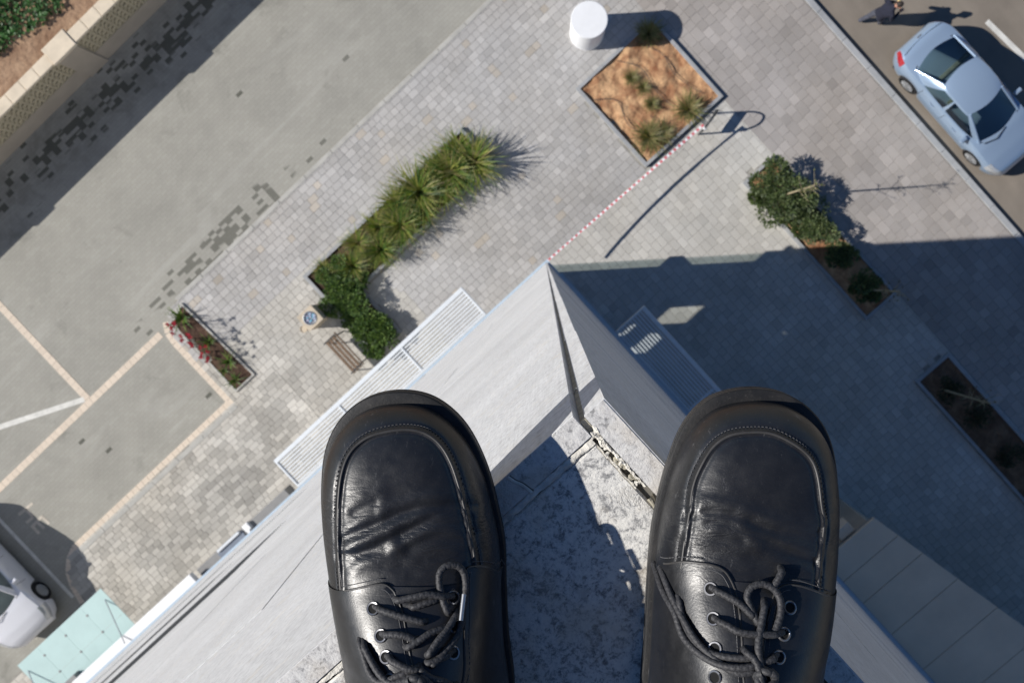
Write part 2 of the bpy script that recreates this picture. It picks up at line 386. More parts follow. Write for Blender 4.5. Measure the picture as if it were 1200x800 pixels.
lay(6.45, 9.72, -21, 6.14, 'y', lambda x,y: free(x,y), .25, (.25,.25,.375))
def paver_geo(mb, x0, x1, y0, y1, c, z=0.):
    g = .0028; mb.cbox(x0+g, x1-g, y0+g, y1-g, -.03+z, z, .006, c)
def show_rank(p):
    cx, cy = (p[0]+p[1])/2, (p[2]+p[3])/2; A = (p[1]-p[0])*(p[3]-p[2])
    under = (-8.3 < cx < -1.8 and 0 < cy < 1.05) or (cx < -8 and cy < .5) or (cx > 0 and cy < -.8*cx) or (cx < -3 and cy < .9)
    return A*1000-math.hypot(cx+2, cy-1.5)*.8-(1000 if under else 0)
order = sorted(range(len(pav)), key=lambda i: -show_rank(pav[i])); single = set(order[:290])
mb = MB(); cache = {}
for i, p in enumerate(pav):
    dz = random.uniform(-.0018, .0018)
    if i in single:
        q = tuple(round(round(v/.02)*.02, 3) for v in p[4]); key = (round(p[1]-p[0],3), round(p[3]-p[2],3), q)
        if key not in cache:
            t = MB(); paver_geo(t, 0, p[1]-p[0], 0, p[3]-p[2], p[4]); cache[key] = t.mesh('paver', M['paver'])
        obj('paver', cache[key], None, pavement, loc=(p[0], p[2], dz))
    else: paver_geo(mb, *p[:4], p[4], dz)
tag(obj('paving', mb, M['paver'], pavement), kind='stuff')
# kerbs
def kerb(name, run, x0, x1, y0, y1, z0, z1, mat, L=1.0):
    k = None; a, b = (x0, x1) if run == 'x' else (y0, y1); s = a; first = None
    root = bpy.data.objects.new(name, None); col.objects.link(root); tag(root, kind='structure'); cache = {}
    while s < b-.01:
        e = min(s+L, b); key = round(e-s, 3)
        if key not in cache:
            cache[key] = (MB().cbox(.003, e-s-.003, 0, y1-y0, z0, z1, .012) if run == 'x' else MB().cbox(0, x1-x0, .003, e-s-.003, z0, z1, .012)).mesh('kerb_stone', mat)
        obj('kerb_stone', cache[key], None, root, loc=((s, y0, 0) if run == 'x' else (x0, s, 0)))
        s = e
    return root
kerb('kerb', 'x', -8.3, 9.72, 6.12, 6.25, -.2, .012, M['kerb'])
kerb('kerb', 'y', 9.735, 9.905, -22, 14, -.33, .012, M['kerb_blue'])
# parking bay borders: rows of beige setts, painted lines
def strip(name, pts, w, z, mat, off=0):
    P = [Vector((x,y,0)) for x,y in pts]; L = []; Rr = []
    for i, p in enumerate(P):
        t = (P[min(i+1,len(P)-1)]-P[max(i-1,0)]).normalized(); n = Vector((-t.y,t.x,0))
        L.append(p+n*(w/2+off)); Rr.append(p-n*(w/2-off))
    m = MB(); V = [(q.x,q.y,z) for q in L+Rr]; k = len(P)
    m.add(V+[(x,y,z-.02) for x,y,_ in V], [(i,k+i,k+i+1,i+1) for i in range(k-1)]+[(i,i+1,2*k+i+1,2*k+i) for i in range(k-1)]+[(k+i+1,k+i,3*k+i,3*k+i+1) for i in range(k-1)]+[(0,2*k,3*k,k),(k-1,2*k-1,4*k-1,3*k-1)])
    return tag(obj(name, m, mat), kind='structure')
def sett_row(pts, w, z, L=.2):
    root = bpy.data.objects.new('bay_border', None); col.objects.link(root); tag(root, kind='structure'); mbs = MB()
    for (xa,ya),(xb,yb) in zip(pts[:-1], pts[1:]):
        d = Vector((xb-xa,yb-ya)); n = max(1, round(d.length/L)); t = d.normalized(); nn = Vector((-t.y,t.x))
        for i in range(n):
            a = Vector((xa,ya))+d*(i/n)+t*.004; b = Vector((xa,ya))+d*((i+1)/n)-t*.004
            v = random.uniform(.96,1.05); c = (.70*v,.60*v,.49*v)
            mbs.prism([tuple(a+nn*w/2),tuple(b+nn*w/2),tuple(b-nn*w/2),tuple(a-nn*w/2)], z-.02, z+random.uniform(-.001,.001), c)
    tag(obj('sett_row', mbs, M['beige_sett'], root), kind='stuff'); return root
M['beige_sett'] = plain('beige_sett', (.6,.5,.39), .88, .12, 30, attr=True, bump=.3, bscale=60, world=True)
sett_row([(-24,5.78),(-9.3,5.80)], .2, -.022); sett_row([(-12.12,9.6),(-12.12,5.9)], .2, -.0215)
sett_row([(-15.45,3.1),(-9.2,3.1)], .2, -.012); sett_row([(-9.17,3.0),(-9.17,5.35),(-9.12,5.68),(-8.95,5.95)], .19, -.012)
sett_row([(-15.45,3.1),(-15.75,2.98),(-16.05,2.72),(-16.24,2.35),(-16.38,1.8)], .17, -.013, .12)
kerb('bay_kerb', 'x', -15.4, -9.1, 2.84, 2.985, -.2, .010, M['kerb'])
strip('painted_line', [(-14.6,7.05),(-12.2,5.96)], .15, -.019, M['white_line'])
strip('painted_line', [(-16.45,9.5),(-16.47,2.1)], .10, -.022, M['white_line'])
strip('painted_line', [(12.92,-3.2),(13.1,-5.6)], .14, -.126, M['white_line'])
# painted letters on the bay
gl = MB()
def stroke(a, b, w=.085):
    a, b = Vector(a), Vector(b); t = (b-a).normalized(); n = Vector((-t.y,t.x))*w/2; a = a-t*w/2; b = b+t*w/2
    gl.prism([tuple(a+n),tuple(b+n),tuple(b-n),tuple(a-n)], -.04, -.0225)
for a, b in (((-15.907,4.87),(-15.449,4.84)),((-15.678,4.80),(-15.678,4.60)),((-15.72,4.545),(-15.906,4.555)),((-15.89,4.37),(-15.49,4.385)),((-15.888,4.29),(-15.888,4.13)),((-15.69,4.29),(-15.672,4.14)),((-15.475,4.29),(-15.47,4.13))): stroke(a, b)
tag(obj('painted_lettering', gl, M['worn_paint']), kind='structure')
# ================================================================ BUILDING
bld = thing('building', 'tall building clad in pale granite panels with an open corner joint', 'building', (0,0,0))
ROWS = [ZT, 25.83]
while ROWS[-1] > 5.2: ROWS.append(round(ROWS[-1]-.54, 3))
ZB = ROWS[-1]
LCOL = [-.0210, -.517]+[round(-1.15-.63*k, 3) for k in range(44)]
RCOL = [-.0050, -.56]+[round(-1.19-.63*k, 3) for k in range(44)]
WIN = [(-4.30,-1.78,22.05,23.13,6,8),(-6.19,-3.04,19.89,20.97,0,0),(-8.08,-3.67,15.57,16.65,0,0),(-3.67,-2.41,6.39,7.47,0,0),(-3.67,-1.78,5.2,6.39,0,0)]  # last two entries clear the cladding for the added sun openings
HOLE_L = [(a,b,c,d) for a,b,c,d,_,_ in WIN[:3]]+[(-3.62,-2.68,6.33,6.85),(-2.92,-2.02,3.4,4.25),(-2.9,-2.3,5.82,6.12)]  # last three openings are added to let sunbeams through to the shaded side
HOLE_R = [(-2.98,-1.62,1.0,4.2)]  # added opening where those sunbeams leave the building
def in_win(xc, zc): return any(a < xc < b and c < zc < d for a,b,c,d,_,_ in WIN)
T = .0175; pm = {}
def panel(mb, L, a, b, z0, z1, g):
    j = lambda: random.uniform(-.0008, .0008)
    o = j()
    if L: mb.box(b+g, a-g if a != LCOL[0] else a, -T+o, o, z0+g, z1 if z1 == ZT else z1-g)
    else: mb.box(-T+.001+o, o, b+g, a-g if a != RCOL[0] else a, z0+g, z1 if z1 == ZT else z1-g)
clad = MB()
for L, C in ((True, LCOL), (False, RCOL)):
    for ri in range(len(ROWS)-1):
        for ci in range(len(C)-1):
            a, b, z1, z0 = C[ci], C[ci+1], ROWS[ri], ROWS[ri+1]
            if L and in_win((a+b)/2, (z0+z1)/2): continue
            if ri < 9 and ci < 12:
                m = MB(); panel(m, L, a, b, z0, z1, .0016); me = m.mesh('wall_panel', M['panel']); obj('wall_panel', me, None, bld)
            else: panel(clad, L, a, b, z0, z1, .0022)
tag(obj('panel_cladding', clad, M['panel'], bld), kind='stuff')
def holed(mb, a0, a1, z0, z1, holes, put):
    zs = sorted({z0, z1, *[h[2] for h in holes], *[h[3] for h in holes]}); zs = [z for z in zs if z0 <= z <= z1]
    for za, zb in zip(zs[:-1], zs[1:]):
        hs = sorted([h for h in holes if h[2] < (za+zb)/2 < h[3]]); x = a0
        for h in hs:
            if h[0] > x: put(x, h[0], za, zb)
            x = max(x, h[1])
        if x < a1: put(x, a1, za, zb)
wl = MB(); holed(wl, -28, -.02, 4.7, ZT-.03, HOLE_L, lambda a,b,c,d: wl.box(a,b,-.2,-T-.0025,c,d))
holed(wl, -28, -.44, -.2, 4.7, [(-2.92,-2.02,3.4,4.25)], lambda a,b,c,d: wl.box(a,b,-.2,-.021,c,d))
wl.box(-.43,-.03,-.2,-.025,2.4,2.68); wl.box(-.43,-.03,-.2,-.025,4.25,4.7)
obj('wall', wl, M['backing'], bld)
wr = MB(); holed(wr, -28, -.203, 4.7, ZT-.03, [], lambda a,b,c,d: wr.box(-.2,-T-.0025,a,b,c,d))
holed(wr, -28, -.36, -.2, 4.7, HOLE_R, lambda a,b,c,d: wr.box(-.2,-.021,a,b,c,d))
wr.box(-.2,-.025,-.35,-.21,2.4,2.68)
obj('wall', wr, M['backing'], bld)
obj('core', MB().box(-27.9,-4.2,-27.9,-.21,-.2,8).box(-4.2,-.21,-27.9,-4.2,-.2,8).box(-27.9,-.21,-27.9,-.21,8.0,ZT-.05), M['backing'], bld)
obj('shop_pane', MB().box(-.43,-.03,-.10,-.09,0,2.39), M['shop_glass'], bld); obj('shop_pane', MB().box(-.43,-.03,-.10,-.09,2.69,4.24), M['shop_glass'], bld)
obj('shop_pane', MB().box(-.10,-.09,-.355,-.11,0,2.39), M['clear_glass'], bld); obj('shop_pane', MB().box(-.10,-.09,-.355,-.11,2.69,4.24), M['clear_glass'], bld)
for a,b,c,d in HOLE_L[:3]:
    w = obj('window_or_sun_opening', MB().box(a+.05,b-.05,-.125,-.115,c+.05,d-.05), M['dark_glass'], bld)
    fr = MB(); fr.box(a,a+.05,-.14,-.09,c,d); fr.box(b-.05,b,-.14,-.09,c,d); fr.box(a+.05,b-.05,-.14,-.09,d-.05,d); fr.box(a+.05,b-.05,-.14,-.09,c,c+.05)
    obj('window_frame', fr, M['grey_metal'], w)
    obj('window_sill', MB().box(a,b,-.088,-.004,c-.001,c+.03), M['dark_metal'], w)
for a,b,c,d in HOLE_L[3:]: obj('window_or_sun_opening', MB().box(a,b,-.125,-.115,c,d), M['clear_glass'], bld)  # panes of the unseen openings added to pass sunlight
obj('window_or_sun_opening', MB().box(-.125,-.115,-2.98,-1.62,1.0,4.2), M['clear_glass'], bld)  # pane of the added exit for the sun patches
# metal trim at the foot of the cladding
obj('base_trim', MB().box(-28,.055,.004,.055,ZB-.10,ZB-.02), M['blue_trim'], bld)
obj('base_trim', MB().box(.004,.055,-28,.003,ZB-.10,ZB-.02), M['blue_trim'], bld)
obj('base_trim', MB().box(.004,.10,-28,-.4,4.40,4.46), M['blue_trim'], bld)
# --- top of the corner: granite slabs, mortar, cracked sealant
def slab(a,b,c,d,z=ZT-.0006):
    return obj('coping_slab', MB().cbox(a,b,c,d,ZT-.03,z,.0015), M['granite'], bld)
slab(-.62,-.0222,-.60,-.0228)
for k in range(4):
    slab(-.624-.6*(k+1)+.0,-.624-.6*k-.004,-.60,-.0228); slab(-.60,-.0222,-.604-.6*(k+1),-.604-.6*k-.004)
obj('roof_deck', MB().box(-27.9,-.63,-27.9,-.61,ZT-.06,ZT-.045), M['backing'], bld)
def ragged(name, along, s0, s1, c0, c1, z, mat, n=90, amp=.0012, hz=.0009):
    """uneven strip of filler along a joint on the wall top; along 'x' or 'y'"""
    G = []; w1 = w2 = 0
    for i in range(n+1):
        s = s0+(s1-s0)*i/n; w1 = w1*.7+random.uniform(-1,1)*amp*.6; w2 = w2*.7+random.uniform(-1,1)*amp*.6
        row = []
        for j in range(6):
            t = j/5; c = c0+w1+(c1+w2-c0-w1)*t; h = z+math.sin(math.pi*t)**.5*(hz+random.uniform(-1,1)*hz*.7) if 0 < j < 5 else z-.003
            row.append((s,c,h) if along == 'x' else (c,s,h))
        G.append(row)
    m = MB(); m.grid(G, flip=(along == 'x')); return obj(name, m, mat, bld, smooth=60)
ragged('mortar_joint', 'x', -.60, -.0222, -.0236, -.0172, ZT-.0010, M['mortar'], 240, .0014, .0009)
obj('joint_bed', MB().box(-.0226,-.0160,-.60,-.0178,ZT-.02,ZT-.0045), M['dark_joint'], bld)
ragged('mortar_joint', 'y', -.60, -.070, -.0226, -.0178, ZT-.0016, M['sealant'], 120, .0016, .0012)
ragged('sealant', 'y', -.063, -.021, -.0186, -.0162, ZT-.0002, M['mortar'], 60, .0008, .0009)
ragged('sealant', 'y', -.060, -.024, -.0230, -.0216, ZT-.0006, M['mortar'], 50, .0006, .0005)
def crumb(name, x, y, r, fl, mat):      # flattened torn lump of filler
    m = MB(); n = 10; ph = [random.uniform(0,6.28) for _ in range(4)]; G = []
    for i in range(6):
        th = math.pi*(.02+.5*i/5); row = []
        for j in range(n+1):
            a = 2*math.pi*(j % n)/n; q = r*(1+.38*math.sin(2*a+ph[0])+.25*math.sin(3*a+ph[1])+.15*math.sin(5*a+ph[2])); row.append((x+q*math.sin(th)*math.cos(a), y+q*math.sin(th)*math.sin(a)*1.3, ZT-.001+r*fl*math.cos(th)*(1+.5*math.sin(a*2+ph[3]))))
        G.append(row)
    m.grid(G); return obj(name, m, mat, bld, smooth=50)
for k in range(9): crumb('sealant_crumb', random.gauss(-.0192,.0022), random.gauss(-.021,.0035), random.uniform(.0012,.0030), random.uniform(.35,.8), M['mortar'])
for k in range(5): crumb('sealant_crumb', random.gauss(-.0190,.0022), random.uniform(-.060,-.026), random.uniform(.0008,.0022), random.uniform(.3,.8), M['mortar'])
for k in range(3): crumb('sealant_crumb', random.gauss(-.0185,.002), random.uniform(-.066,-.030), random.uniform(.0015,.0028), .4, M['sealant'])
# recess behind the open corner joint, and cream filler blobs down its edge
obj('corner_filler', MB().box(-.0206,-.0168,-.0172,-.0068,ZB,ZT-.003), M['sealant'], bld)
cj = MB()
for z in (26.265, 25.83, 25.29, 24.75, 24.21, 23.67): cj.tube([(-.0215+.0007*k, -.0052-.0012*math.sin(k*.7), z-.004+.0016*k) for k in range(9)], [.0005]*9, 5)
obj('joint_filler', cj, M['mortar'], bld)
# crack across the narrow panel top
ck = MB(); P = [(-.0765,-.0015),(-.0755,-.006),(-.0735,-.0105),(-.0725,-.0155),(-.072,-.0185)]
for dx, mt, r in ((0,'mortar',.0011),(.0016,'dark_joint',.0006)): obj('joint_filler', MB().tube([(x+dx,y,ZT+.0002) for x,y in subdiv(P,5)], r, 6), M[mt], bld)
# caps that give the panel tops their polished grain
obj('panel_edge', MB().box(LCOL[1]+.0016,LCOL[0]-.0002,-T+.0004,-.0004,ZT-.002,ZT+.0006), M['granite_cap'], bld)
for k in range(1,4): obj('panel_edge', MB().box(LCOL[k+1]+.0016,LCOL[k]-.0016,-T+.0004,-.0004,ZT-.002,ZT+.0006), M['granite_cap'], bld)
obj('panel_edge', MB().box(-T+.0014,-.0004,RCOL[1]+.0016,RCOL[0]-.0003,ZT-.002,ZT+.0006), M['granite_cap'], bld)
for k in range(1,4): obj('panel_edge', MB().box(-T+.0014,-.0004,RCOL[k+1]+.0016,RCOL[k]-.0016,ZT-.002,ZT+.0006), M['granite_cap'], bld)
# ledges over the ground floor on the sunny side
obj('ledge', MB().cbox(-15.9,-11.72,0.004,.30,3.30,3.5,.01), M['white_paint'], bld)
obj('ledge', MB().cbox(-11.715,-8.62,0.004,.26,2.55,3.1,.01), M['grey_metal'], bld)
obj('ledge', MB().cbox(-21,-15.905,0.004,.42,2.6,3.2,.01), M['grey_metal'], bld)
obj('wall_lamp', MB().cbox(-10.05,-9.86,.10,.29,3.1,3.22,.02).cbox(-10.0,-9.9,.0,.11,3.1,3.3,.02), M['white_paint'], bld)
obj('vent_hood', MB().cbox(-10.95,-10.2,.20,.275,3.102,3.2,.01), M['white_metal'], bld)
obj('vent_louvre', MB().box(-11.0,-10.15,.02,.195,3.102,3.14), plain('blue_grey_louvre', (.20,.235,.30), .5, .1, 8), bld)
# ================================================================ SUNSHADES (slatted pergolas)
def sunshade(name, label, loc, rz, L, Wd, nbar, n=9, group='slatted sunshades fixed over the ground floor'):
    t = thing(name, label, 'sunshade', loc, rz, None)
    h = .10; obj('outer_beam', MB().cbox(0, L, Wd-.11, Wd, 0, h+.03, .008), M['white_metal'], t); obj('wall_beam', MB().cbox(0, L, 0, .06, 0, h+.03, .006), M['white_metal'], t)
    xs = [0.]+[L*(k+1)/(nbar+1) for k in range(nbar)]+[L-.05]
    cb = MB().cbox(0,.05,.061,Wd-.111,.0,h+.025,.006).mesh('cross_bar', M['white_metal'])
    for x in xs: obj('cross_bar', cb, None, t, loc=(x,0,0))
    sm = MB(); sl = None
    sw = (Wd-.18)/n
    for a, b in zip(xs[:-1], xs[1:]):
        me = MB().box(0, b-a-.054, 0, sw*.46, .01, h-.01).mesh('slat', M['white_metal'])
        for k in range(n): obj('slat', me, None, t, loc=(a+.052, .075+sw*(k+.12), 0))
    return t
sunshade('sunshade', 'white slatted sunshade fixed to the sunlit wall above the bench', (-8.27,.06,3.15), 0, 6.35, .90, 2)
sunshade('sunshade', 'slatted sunshade on the shaded wall, speckled with small patches of sun', (.105,-2.36,3.15), -math.pi/2, 5.2, .93, 1)
# ================================================================ GLASS CANOPY
can = thing('glass_canopy', 'frosted turquoise glass canopy held by steel rods over the doorway', 'canopy', (-13.95,0,2.85))
px = [0,-.76,-1.545,-2.325,-3.05]; py = [.05,.72,1.29,1.57]; py = [.05,.72,1.57]
for a, b in zip(px[:-1], px[1:]):
    for c, d in zip(py[:-1], py[1:]): obj('glass_panel', MB().box(b+.002,a-.002,c+.002,d-.002,.10,.115), M['canopy_glass'], can)
for x in px[1:-1]:
    for y in (.72,1.29): obj('glass_fitting', MB().lathe(x,y,[(.032,.115),(.032,.124),(.015,.128)],14), M['grey_metal'], can)
    obj('support_arm', MB().tube([(x,0,.04),(x,1.5,.06)], .022, 8), M['steel'], can)
for x in (-.12,-2.93): obj('tie_rod', MB().tube([(x,1.28,.12),(x-.02,.12,.78)], .014, 8), M['steel'], can)
# ================================================================ BEIGE ANNEX ROOF on the shaded side
an = thing('annex', 'low annex with a beige sheet roof against the shaded wall', 'building', (0,-13,0))
def lineX(y): return 1.69+(2.60-1.69)*(-9.88-y)/(14.31-9.88)
ys = [-9.86,-10.57,-11.29,-12.33,-13.5,-14.7,-15.9,-17.1]
for a, b in zip(ys[:-1], ys[1:]): obj('roof_sheet', MB().prism([(.108,b+13+.008),(lineX(b),b+13+.008),(lineX(a),a+13-.008),(.108,a+13-.008)], 3.42, 3.5+random.uniform(-.002,.002)), M['beige_roof'], an)
obj('roof_deck', MB().prism([(.09,ys[-1]+13),(lineX(ys[-1])-.02,ys[-1]+13),(lineX(ys[0])-.02,ys[0]+13-.02),(.09,ys[0]+13-.02)], 3.3, 3.41), M['grey_metal'], an)
obj('wall', MB().prism([(.11,ys[-1]+13.05),(lineX(ys[-1])-.15,ys[-1]+13.05),(lineX(ys[0])-.15,ys[0]+13-.15),(.11,ys[0]+13-.15)], -.02, 3.29), M['wall_beige'], an)
obj('downpipe_box', MB().cbox(.75,1.16,3.16,3.42,2.9,3.35,.01), M['beige_roof'], an)
# ================================================================ RETAINING WALL with breeze blocks
rw = thing('retaining_wall', 'beige retaining wall with openwork breeze block panels and cream coping', 'wall', (-5,12.2,0))
obj('plinth', MB().box(-30,30,0,.32,-.2,.82), M['wall_beige'], rw)
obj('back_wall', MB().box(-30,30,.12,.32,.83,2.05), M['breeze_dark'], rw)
s = .235; bm_ = MB(); e = .03
bm_.box(0,s,0,.115,0,e); bm_.box(0,s,0,.115,s-e,s); bm_.box(0,e,0,.115,e,s-e); bm_.box(s-e,s,0,.115,e,s-e)
bm_.add([(e,.012,e),(e+.05,.012,e),(s-e,.012,s-e-.05),(s-e,.012,s-e),(s-e-.05,.012,s-e),(e,.012,e+.05)]+[(e,.115,e),(e+.05,.115,e),(s-e,.115,s-e-.05),(s-e,.115,s-e),(s-e-.05,.115,s-e),(e,.115,e+.05)],
        [(0,1,2,3,4,5),(1,7,8,2),(5,4,10,11)])
bme = bm_.mesh('breeze_block', M['breeze']); nb = 0
PIERS = [(-.78,-.12),(-6.9,-6.3),(5.3,5.9)]
for r in range(5):
    for a, b in ((-6.3,-.78),(-.12,5.3)):
        k = round((b-a)/(s*1.015)); L = (b-a)/k
        for q in range(k):
            if -4.95 < a+q*L < 5.2 and nb < 300: o = obj('breeze_block', bme, None, rw, loc=(a+q*L,.0,.845+r*s*1.02)); o.scale = (L/s*.992,1,1); nb += 1
for a, b in PIERS: obj('pier', MB().cbox(a,b,-.045,.34,-.2,2.06,.012), M['wall_beige'], rw)
ends = sorted(PIERS); runs = [(-12., ends[0][0]-.06)]+[(ends[k][1]+.06, ends[k+1][0]-.06) for k in range(len(ends)-1)]+[(ends[-1][1]+.06, 12.)]
for a, b in runs:
    k = max(1, round((b-a)/.5)); L = (b-a)/k
    for q in range(k): obj('coping_stone', MB().cbox(a+q*L+.003,a+(q+1)*L-.003,-.04,.30,2.06,2.15,.012), M['coping'], rw)
    k = k
for a, b in PIERS: obj('coping_stone', MB().cbox(a-.06,b+.06,-.09,.42,2.062,2.19,.015), M['coping'], rw)
rw.scale = (1,1,.92)
# bank behind the wall
G = []
for i in range(60):
    y = 12.53+i*.35; G.append([(-35+j*.6, y, 1.82+.06*vnoise(j*.7, i*.5)+(i*.02)) for j in range(110)])
mbk = MB(); mbk.grid(G); tag(obj('bank', mbk, M['bank_soil'], smooth=60), kind='structure')
def leaf_quad(mb, p, d, w, l, c, droop=.25):
    d = Vector(d).normalized(); sd = d.cross(Vector((0,0,1)))
    if sd.length < .05: sd = Vector((1,0,0))
    sd = sd.normalized()*w/2; p = Vector(p); m1 = p+d*l*.5+Vector((0,0,l*.06)); e = p+d*l-Vector((0,0,l*droop))
    mb.add([p, m1+sd, e, m1-sd], [(0,1,2),(0,2,3)], c)
wd = MB()
for k in range(26000):
    x, y = random.uniform(-14,2), random.uniform(12.7,18)
    d = vnoise(x*.8+3, y*.8)+.35*vnoise(x*2.5, y*2.5+7)
    if d < .34+max(0,.7-(y-12.6))*.8+max(0,(x+4.7)*.5): continue
    z = 1.82+.0+(y-12.53)/.35*.02+random.uniform(.02,.25); v = random.uniform(.6,1.5); a = random.uniform(0,6.28)
    leaf_quad(wd, (x,y,z), (math.cos(a),math.sin(a),random.uniform(-.1,.6)), random.uniform(.05,.13), random.uniform(.07,.17), (.045*v,.125*v,.028*v))
tag(obj('weeds', wd, M['leaf']), label='bright green leafy weeds covering the earth bank behind the wall', cat='weeds', kind='stuff')
# ================================================================ PLANTING BEDS
def bed(label, poly, soilmat, hs=.03, kw=.09, kh=.10, kmat='kerb_blue', bumpy=.05):
    cx = sum(p[0] for p in poly)/len(poly); cy = sum(p[1] for p in poly)/len(poly)
    t = thing('planting_bed', label, 'planting bed', (cx,cy,0))
    n = len(poly); a = sum(poly[i][0]*poly[(i+1)%n][1]-poly[(i+1)%n][0]*poly[i][1] for i in range(n))
    if a < 0: poly = poly[::-1]
    P = np.array(poly)-np.array([cx,cy])
    def off(d):
        out = []
        for i in range(n):
            e0 = P[i]-P[i-1]; e1 = P[(i+1)%n]-P[i]; n0 = np.array([-e0[1],e0[0]])/np.linalg.norm(e0); n1 = np.array([-e1[1],e1[0]])/np.linalg.norm(e1)
            m = n0+n1; out.append(P[i]+m*d/max(.3,(1+n0@n1)))
        return out
    I = off(kw)
    for i in range(n):
        j = (i+1)%n; q = [P[i],P[j],I[j],I[i]]; L = np.linalg.norm(P[j]-P[i]); k = max(1, round(L/1.0))
        for s in range(k):
            l = lambda A,B,u: A+(B-A)*u
            u0, u1 = s/k+(.003/L if s else 0), (s+1)/k-(.003/L if s < k-1 else 0)
            e = obj('edging', MB().prism([tuple(l(P[i],P[j],u0)),tuple(l(P[i],P[j],u1)),tuple(l(I[i],I[j],u1)),tuple(l(I[i],I[j],u0))], -.1, kh+random.uniform(-.002,.002)), M[kmat], t)
    # soil: bumpy grid clipped to the bed
    xs = [p[0] for p in I]; ys_ = [p[1] for p in I]; st = .07; m = MB(); idx = {}
    bm2 = bmesh.new(); vs = [bm2.verts.new((x,y,0)) for x,y in I]; f = bm2.faces.new(vs)
    bmesh.ops.triangulate(bm2, faces=[f])
    for _ in range(7):
        el = [e for e in bm2.edges if e.calc_length() > .11]
        if not el: break
        bmesh.ops.subdivide_edges(bm2, edges=el, cuts=1, use_grid_fill=True); bmesh.ops.triangulate(bm2, faces=bm2.faces[:])
    for v in bm2.verts:
        v.co.z = hs+bumpy*(vnoise((v.co.x+cx)*2.6+5,(v.co.y+cy)*2.6)-.5)+bumpy*.7*(vnoise((v.co.x+cx)*7,(v.co.y+cy)*7+3)-.5)
    me = bpy.data.meshes.new('soil'); bm2.to_mesh(me); bm2.free(); me.materials.append(M[soilmat]); obj('soil', me, None, t, smooth=70)
    return t
R4 = lambda a,b,c,d: [(a,c),(b,c),(b,d),(a,d)]
ob = bed('square planting bed of orange earth with drip hoses, beside the white cylinder', R4(3.70,6.465,.07,2.90), 'orange_soil', .045, .09, .12, bumpy=.10)
bed('L-shaped planting bed packed with strappy grasses and shrubs', [(-5.22,1.28),(-4.24,1.28),(-4.24,2.92),(.75,2.92),(.75,4.25),(-5.22,4.25)], 'brown_soil', .05, .09, .12)
bed('small tapering planting bed with red and silver plants beside the parking bay', SMALL_BED, 'brown_soil', .03, .05, .06, 'kerb')
bed('long planting bed with a dark green bush, half in sun and half in shade', R4(5.33,6.42,-7.03,-2.0), 'orange_soil', .04, .08, .12)
bed('bare planting bed lying wholly in the shade of the building', R4(5.22,6.38,-16,-9.18), 'dry_soil', .04, .08, .12)
for k, P in enumerate([[(3.85,2.35),(4.3,1.9),(4.1,1.2),(4.35,.55)],[(5.0,2.7),(5.35,2.1),(5.25,1.4),(5.3,.7)],[(5.7,2.75),(6.0,2.0),(5.9,1.3),(6.1,.5)],[(4.7,1.0),(4.75,.6),(4.55,.2)]]):
    o = obj('drip_hose', MB().tube([(x-5.08,y-1.48,.10+.02*random.random()) for x,y in subdiv(P,6)], .008, 6), M['dark_metal'], ob)
# ---- plants
def blade(mb, base, az, L, lean, w, c):
    P = []; d = Vector((math.cos(az),math.sin(az),0)); s = Vector((-math.sin(az),math.cos(az),0)); p = Vector(base); a = lean; n = 5; V = []
    for i in range(n+1):
        ww = w*(1-(i/n)**2)*.5+.0012; V += [p+s*ww, p-s*ww]
        p = p+(d*math.sin(a)+Vector((0,0,1))*math.cos(a))*L/n; a += random.uniform(.10,.32); az += random.uniform(-.22,.22); d = Vector((math.cos(az),math.sin(az),0)); s = Vector((-math.sin(az),math.cos(az),0))
    mb.add(V, [(2*i,2*i+1,2*i+3,2*i+2) for i in range(n)], c)
def tuft_mesh(n, L, w, spread, cols, dry=.12):
    mb = MB()
    for k in range(n):
        az = random.uniform(0,6.28); r = random.uniform(0,.10)*spread; v = random.uniform(.7,1.35)
        c = (.36*v,.30*v,.14*v) if random.random() < dry else tuple(x*v for x in random.choice(cols))
        blade(mb, (r*math.cos(az),r*math.sin(az),0), az+random.uniform(-.5,.5), L*random.uniform(.55,1.1), random.uniform(.05,.85)*spread, w*random.uniform(.7,1.2), c)
    return mb.mesh('grass_tuft', M['leaf'])
GREEN = [(.15,.22,.035),(.10,.18,.032),(.25,.29,.055),(.32,.32,.08),(.06,.125,.03)]
tufts = [tuft_mesh(300,.98,.026,1.0,GREEN,.12) for _ in range(4)]+[tuft_mesh(200,.8,.024,1.1,GREEN[2:4]+GREEN[:2],.25) for _ in range(3)]
spots = [(.28,3.85,1.1),(.35,3.32,1.15),(-.28,3.55,1.15),(-.62,3.95,.95),(-.80,3.30,1.05),(-1.28,3.72,1.15),(-1.55,3.25,.95),(-1.95,3.9,.95),(-2.25,3.42,1.05),(-2.75,3.8,1.0),(-3.1,3.3,.9),(-3.45,3.85,.85),(-4.0,3.5,.8),(-4.6,3.95,.7)]
for i, (x,y,s) in enumerate(spots):
    o = obj('grass_tuft', tufts[(i*3+(4 if i < 4 else 0)) % 7], None, None, loc=(x,y,.05), rz=random.uniform(0,6.28)); o.scale = (s*random.uniform(.8,1.05),s*random.uniform(.8,1.05),s)
    tag(o, ['yellowest grass clump, at the free end of the L-shaped bed','grass clump at the free end corner of the L-shaped bed, by its inner edging'][i] if i < 2 else 'strappy yellow-green grass clump in the long arm of the L-shaped bed', 'grass clump', 'grass clumps in the L-shaped bed')
sm = [tuft_mesh(240,.40,.011,1.2,[(.17,.19,.06),(.22,.22,.09),(.12,.15,.045),(.26,.24,.12)],.35) for _ in range(2)]
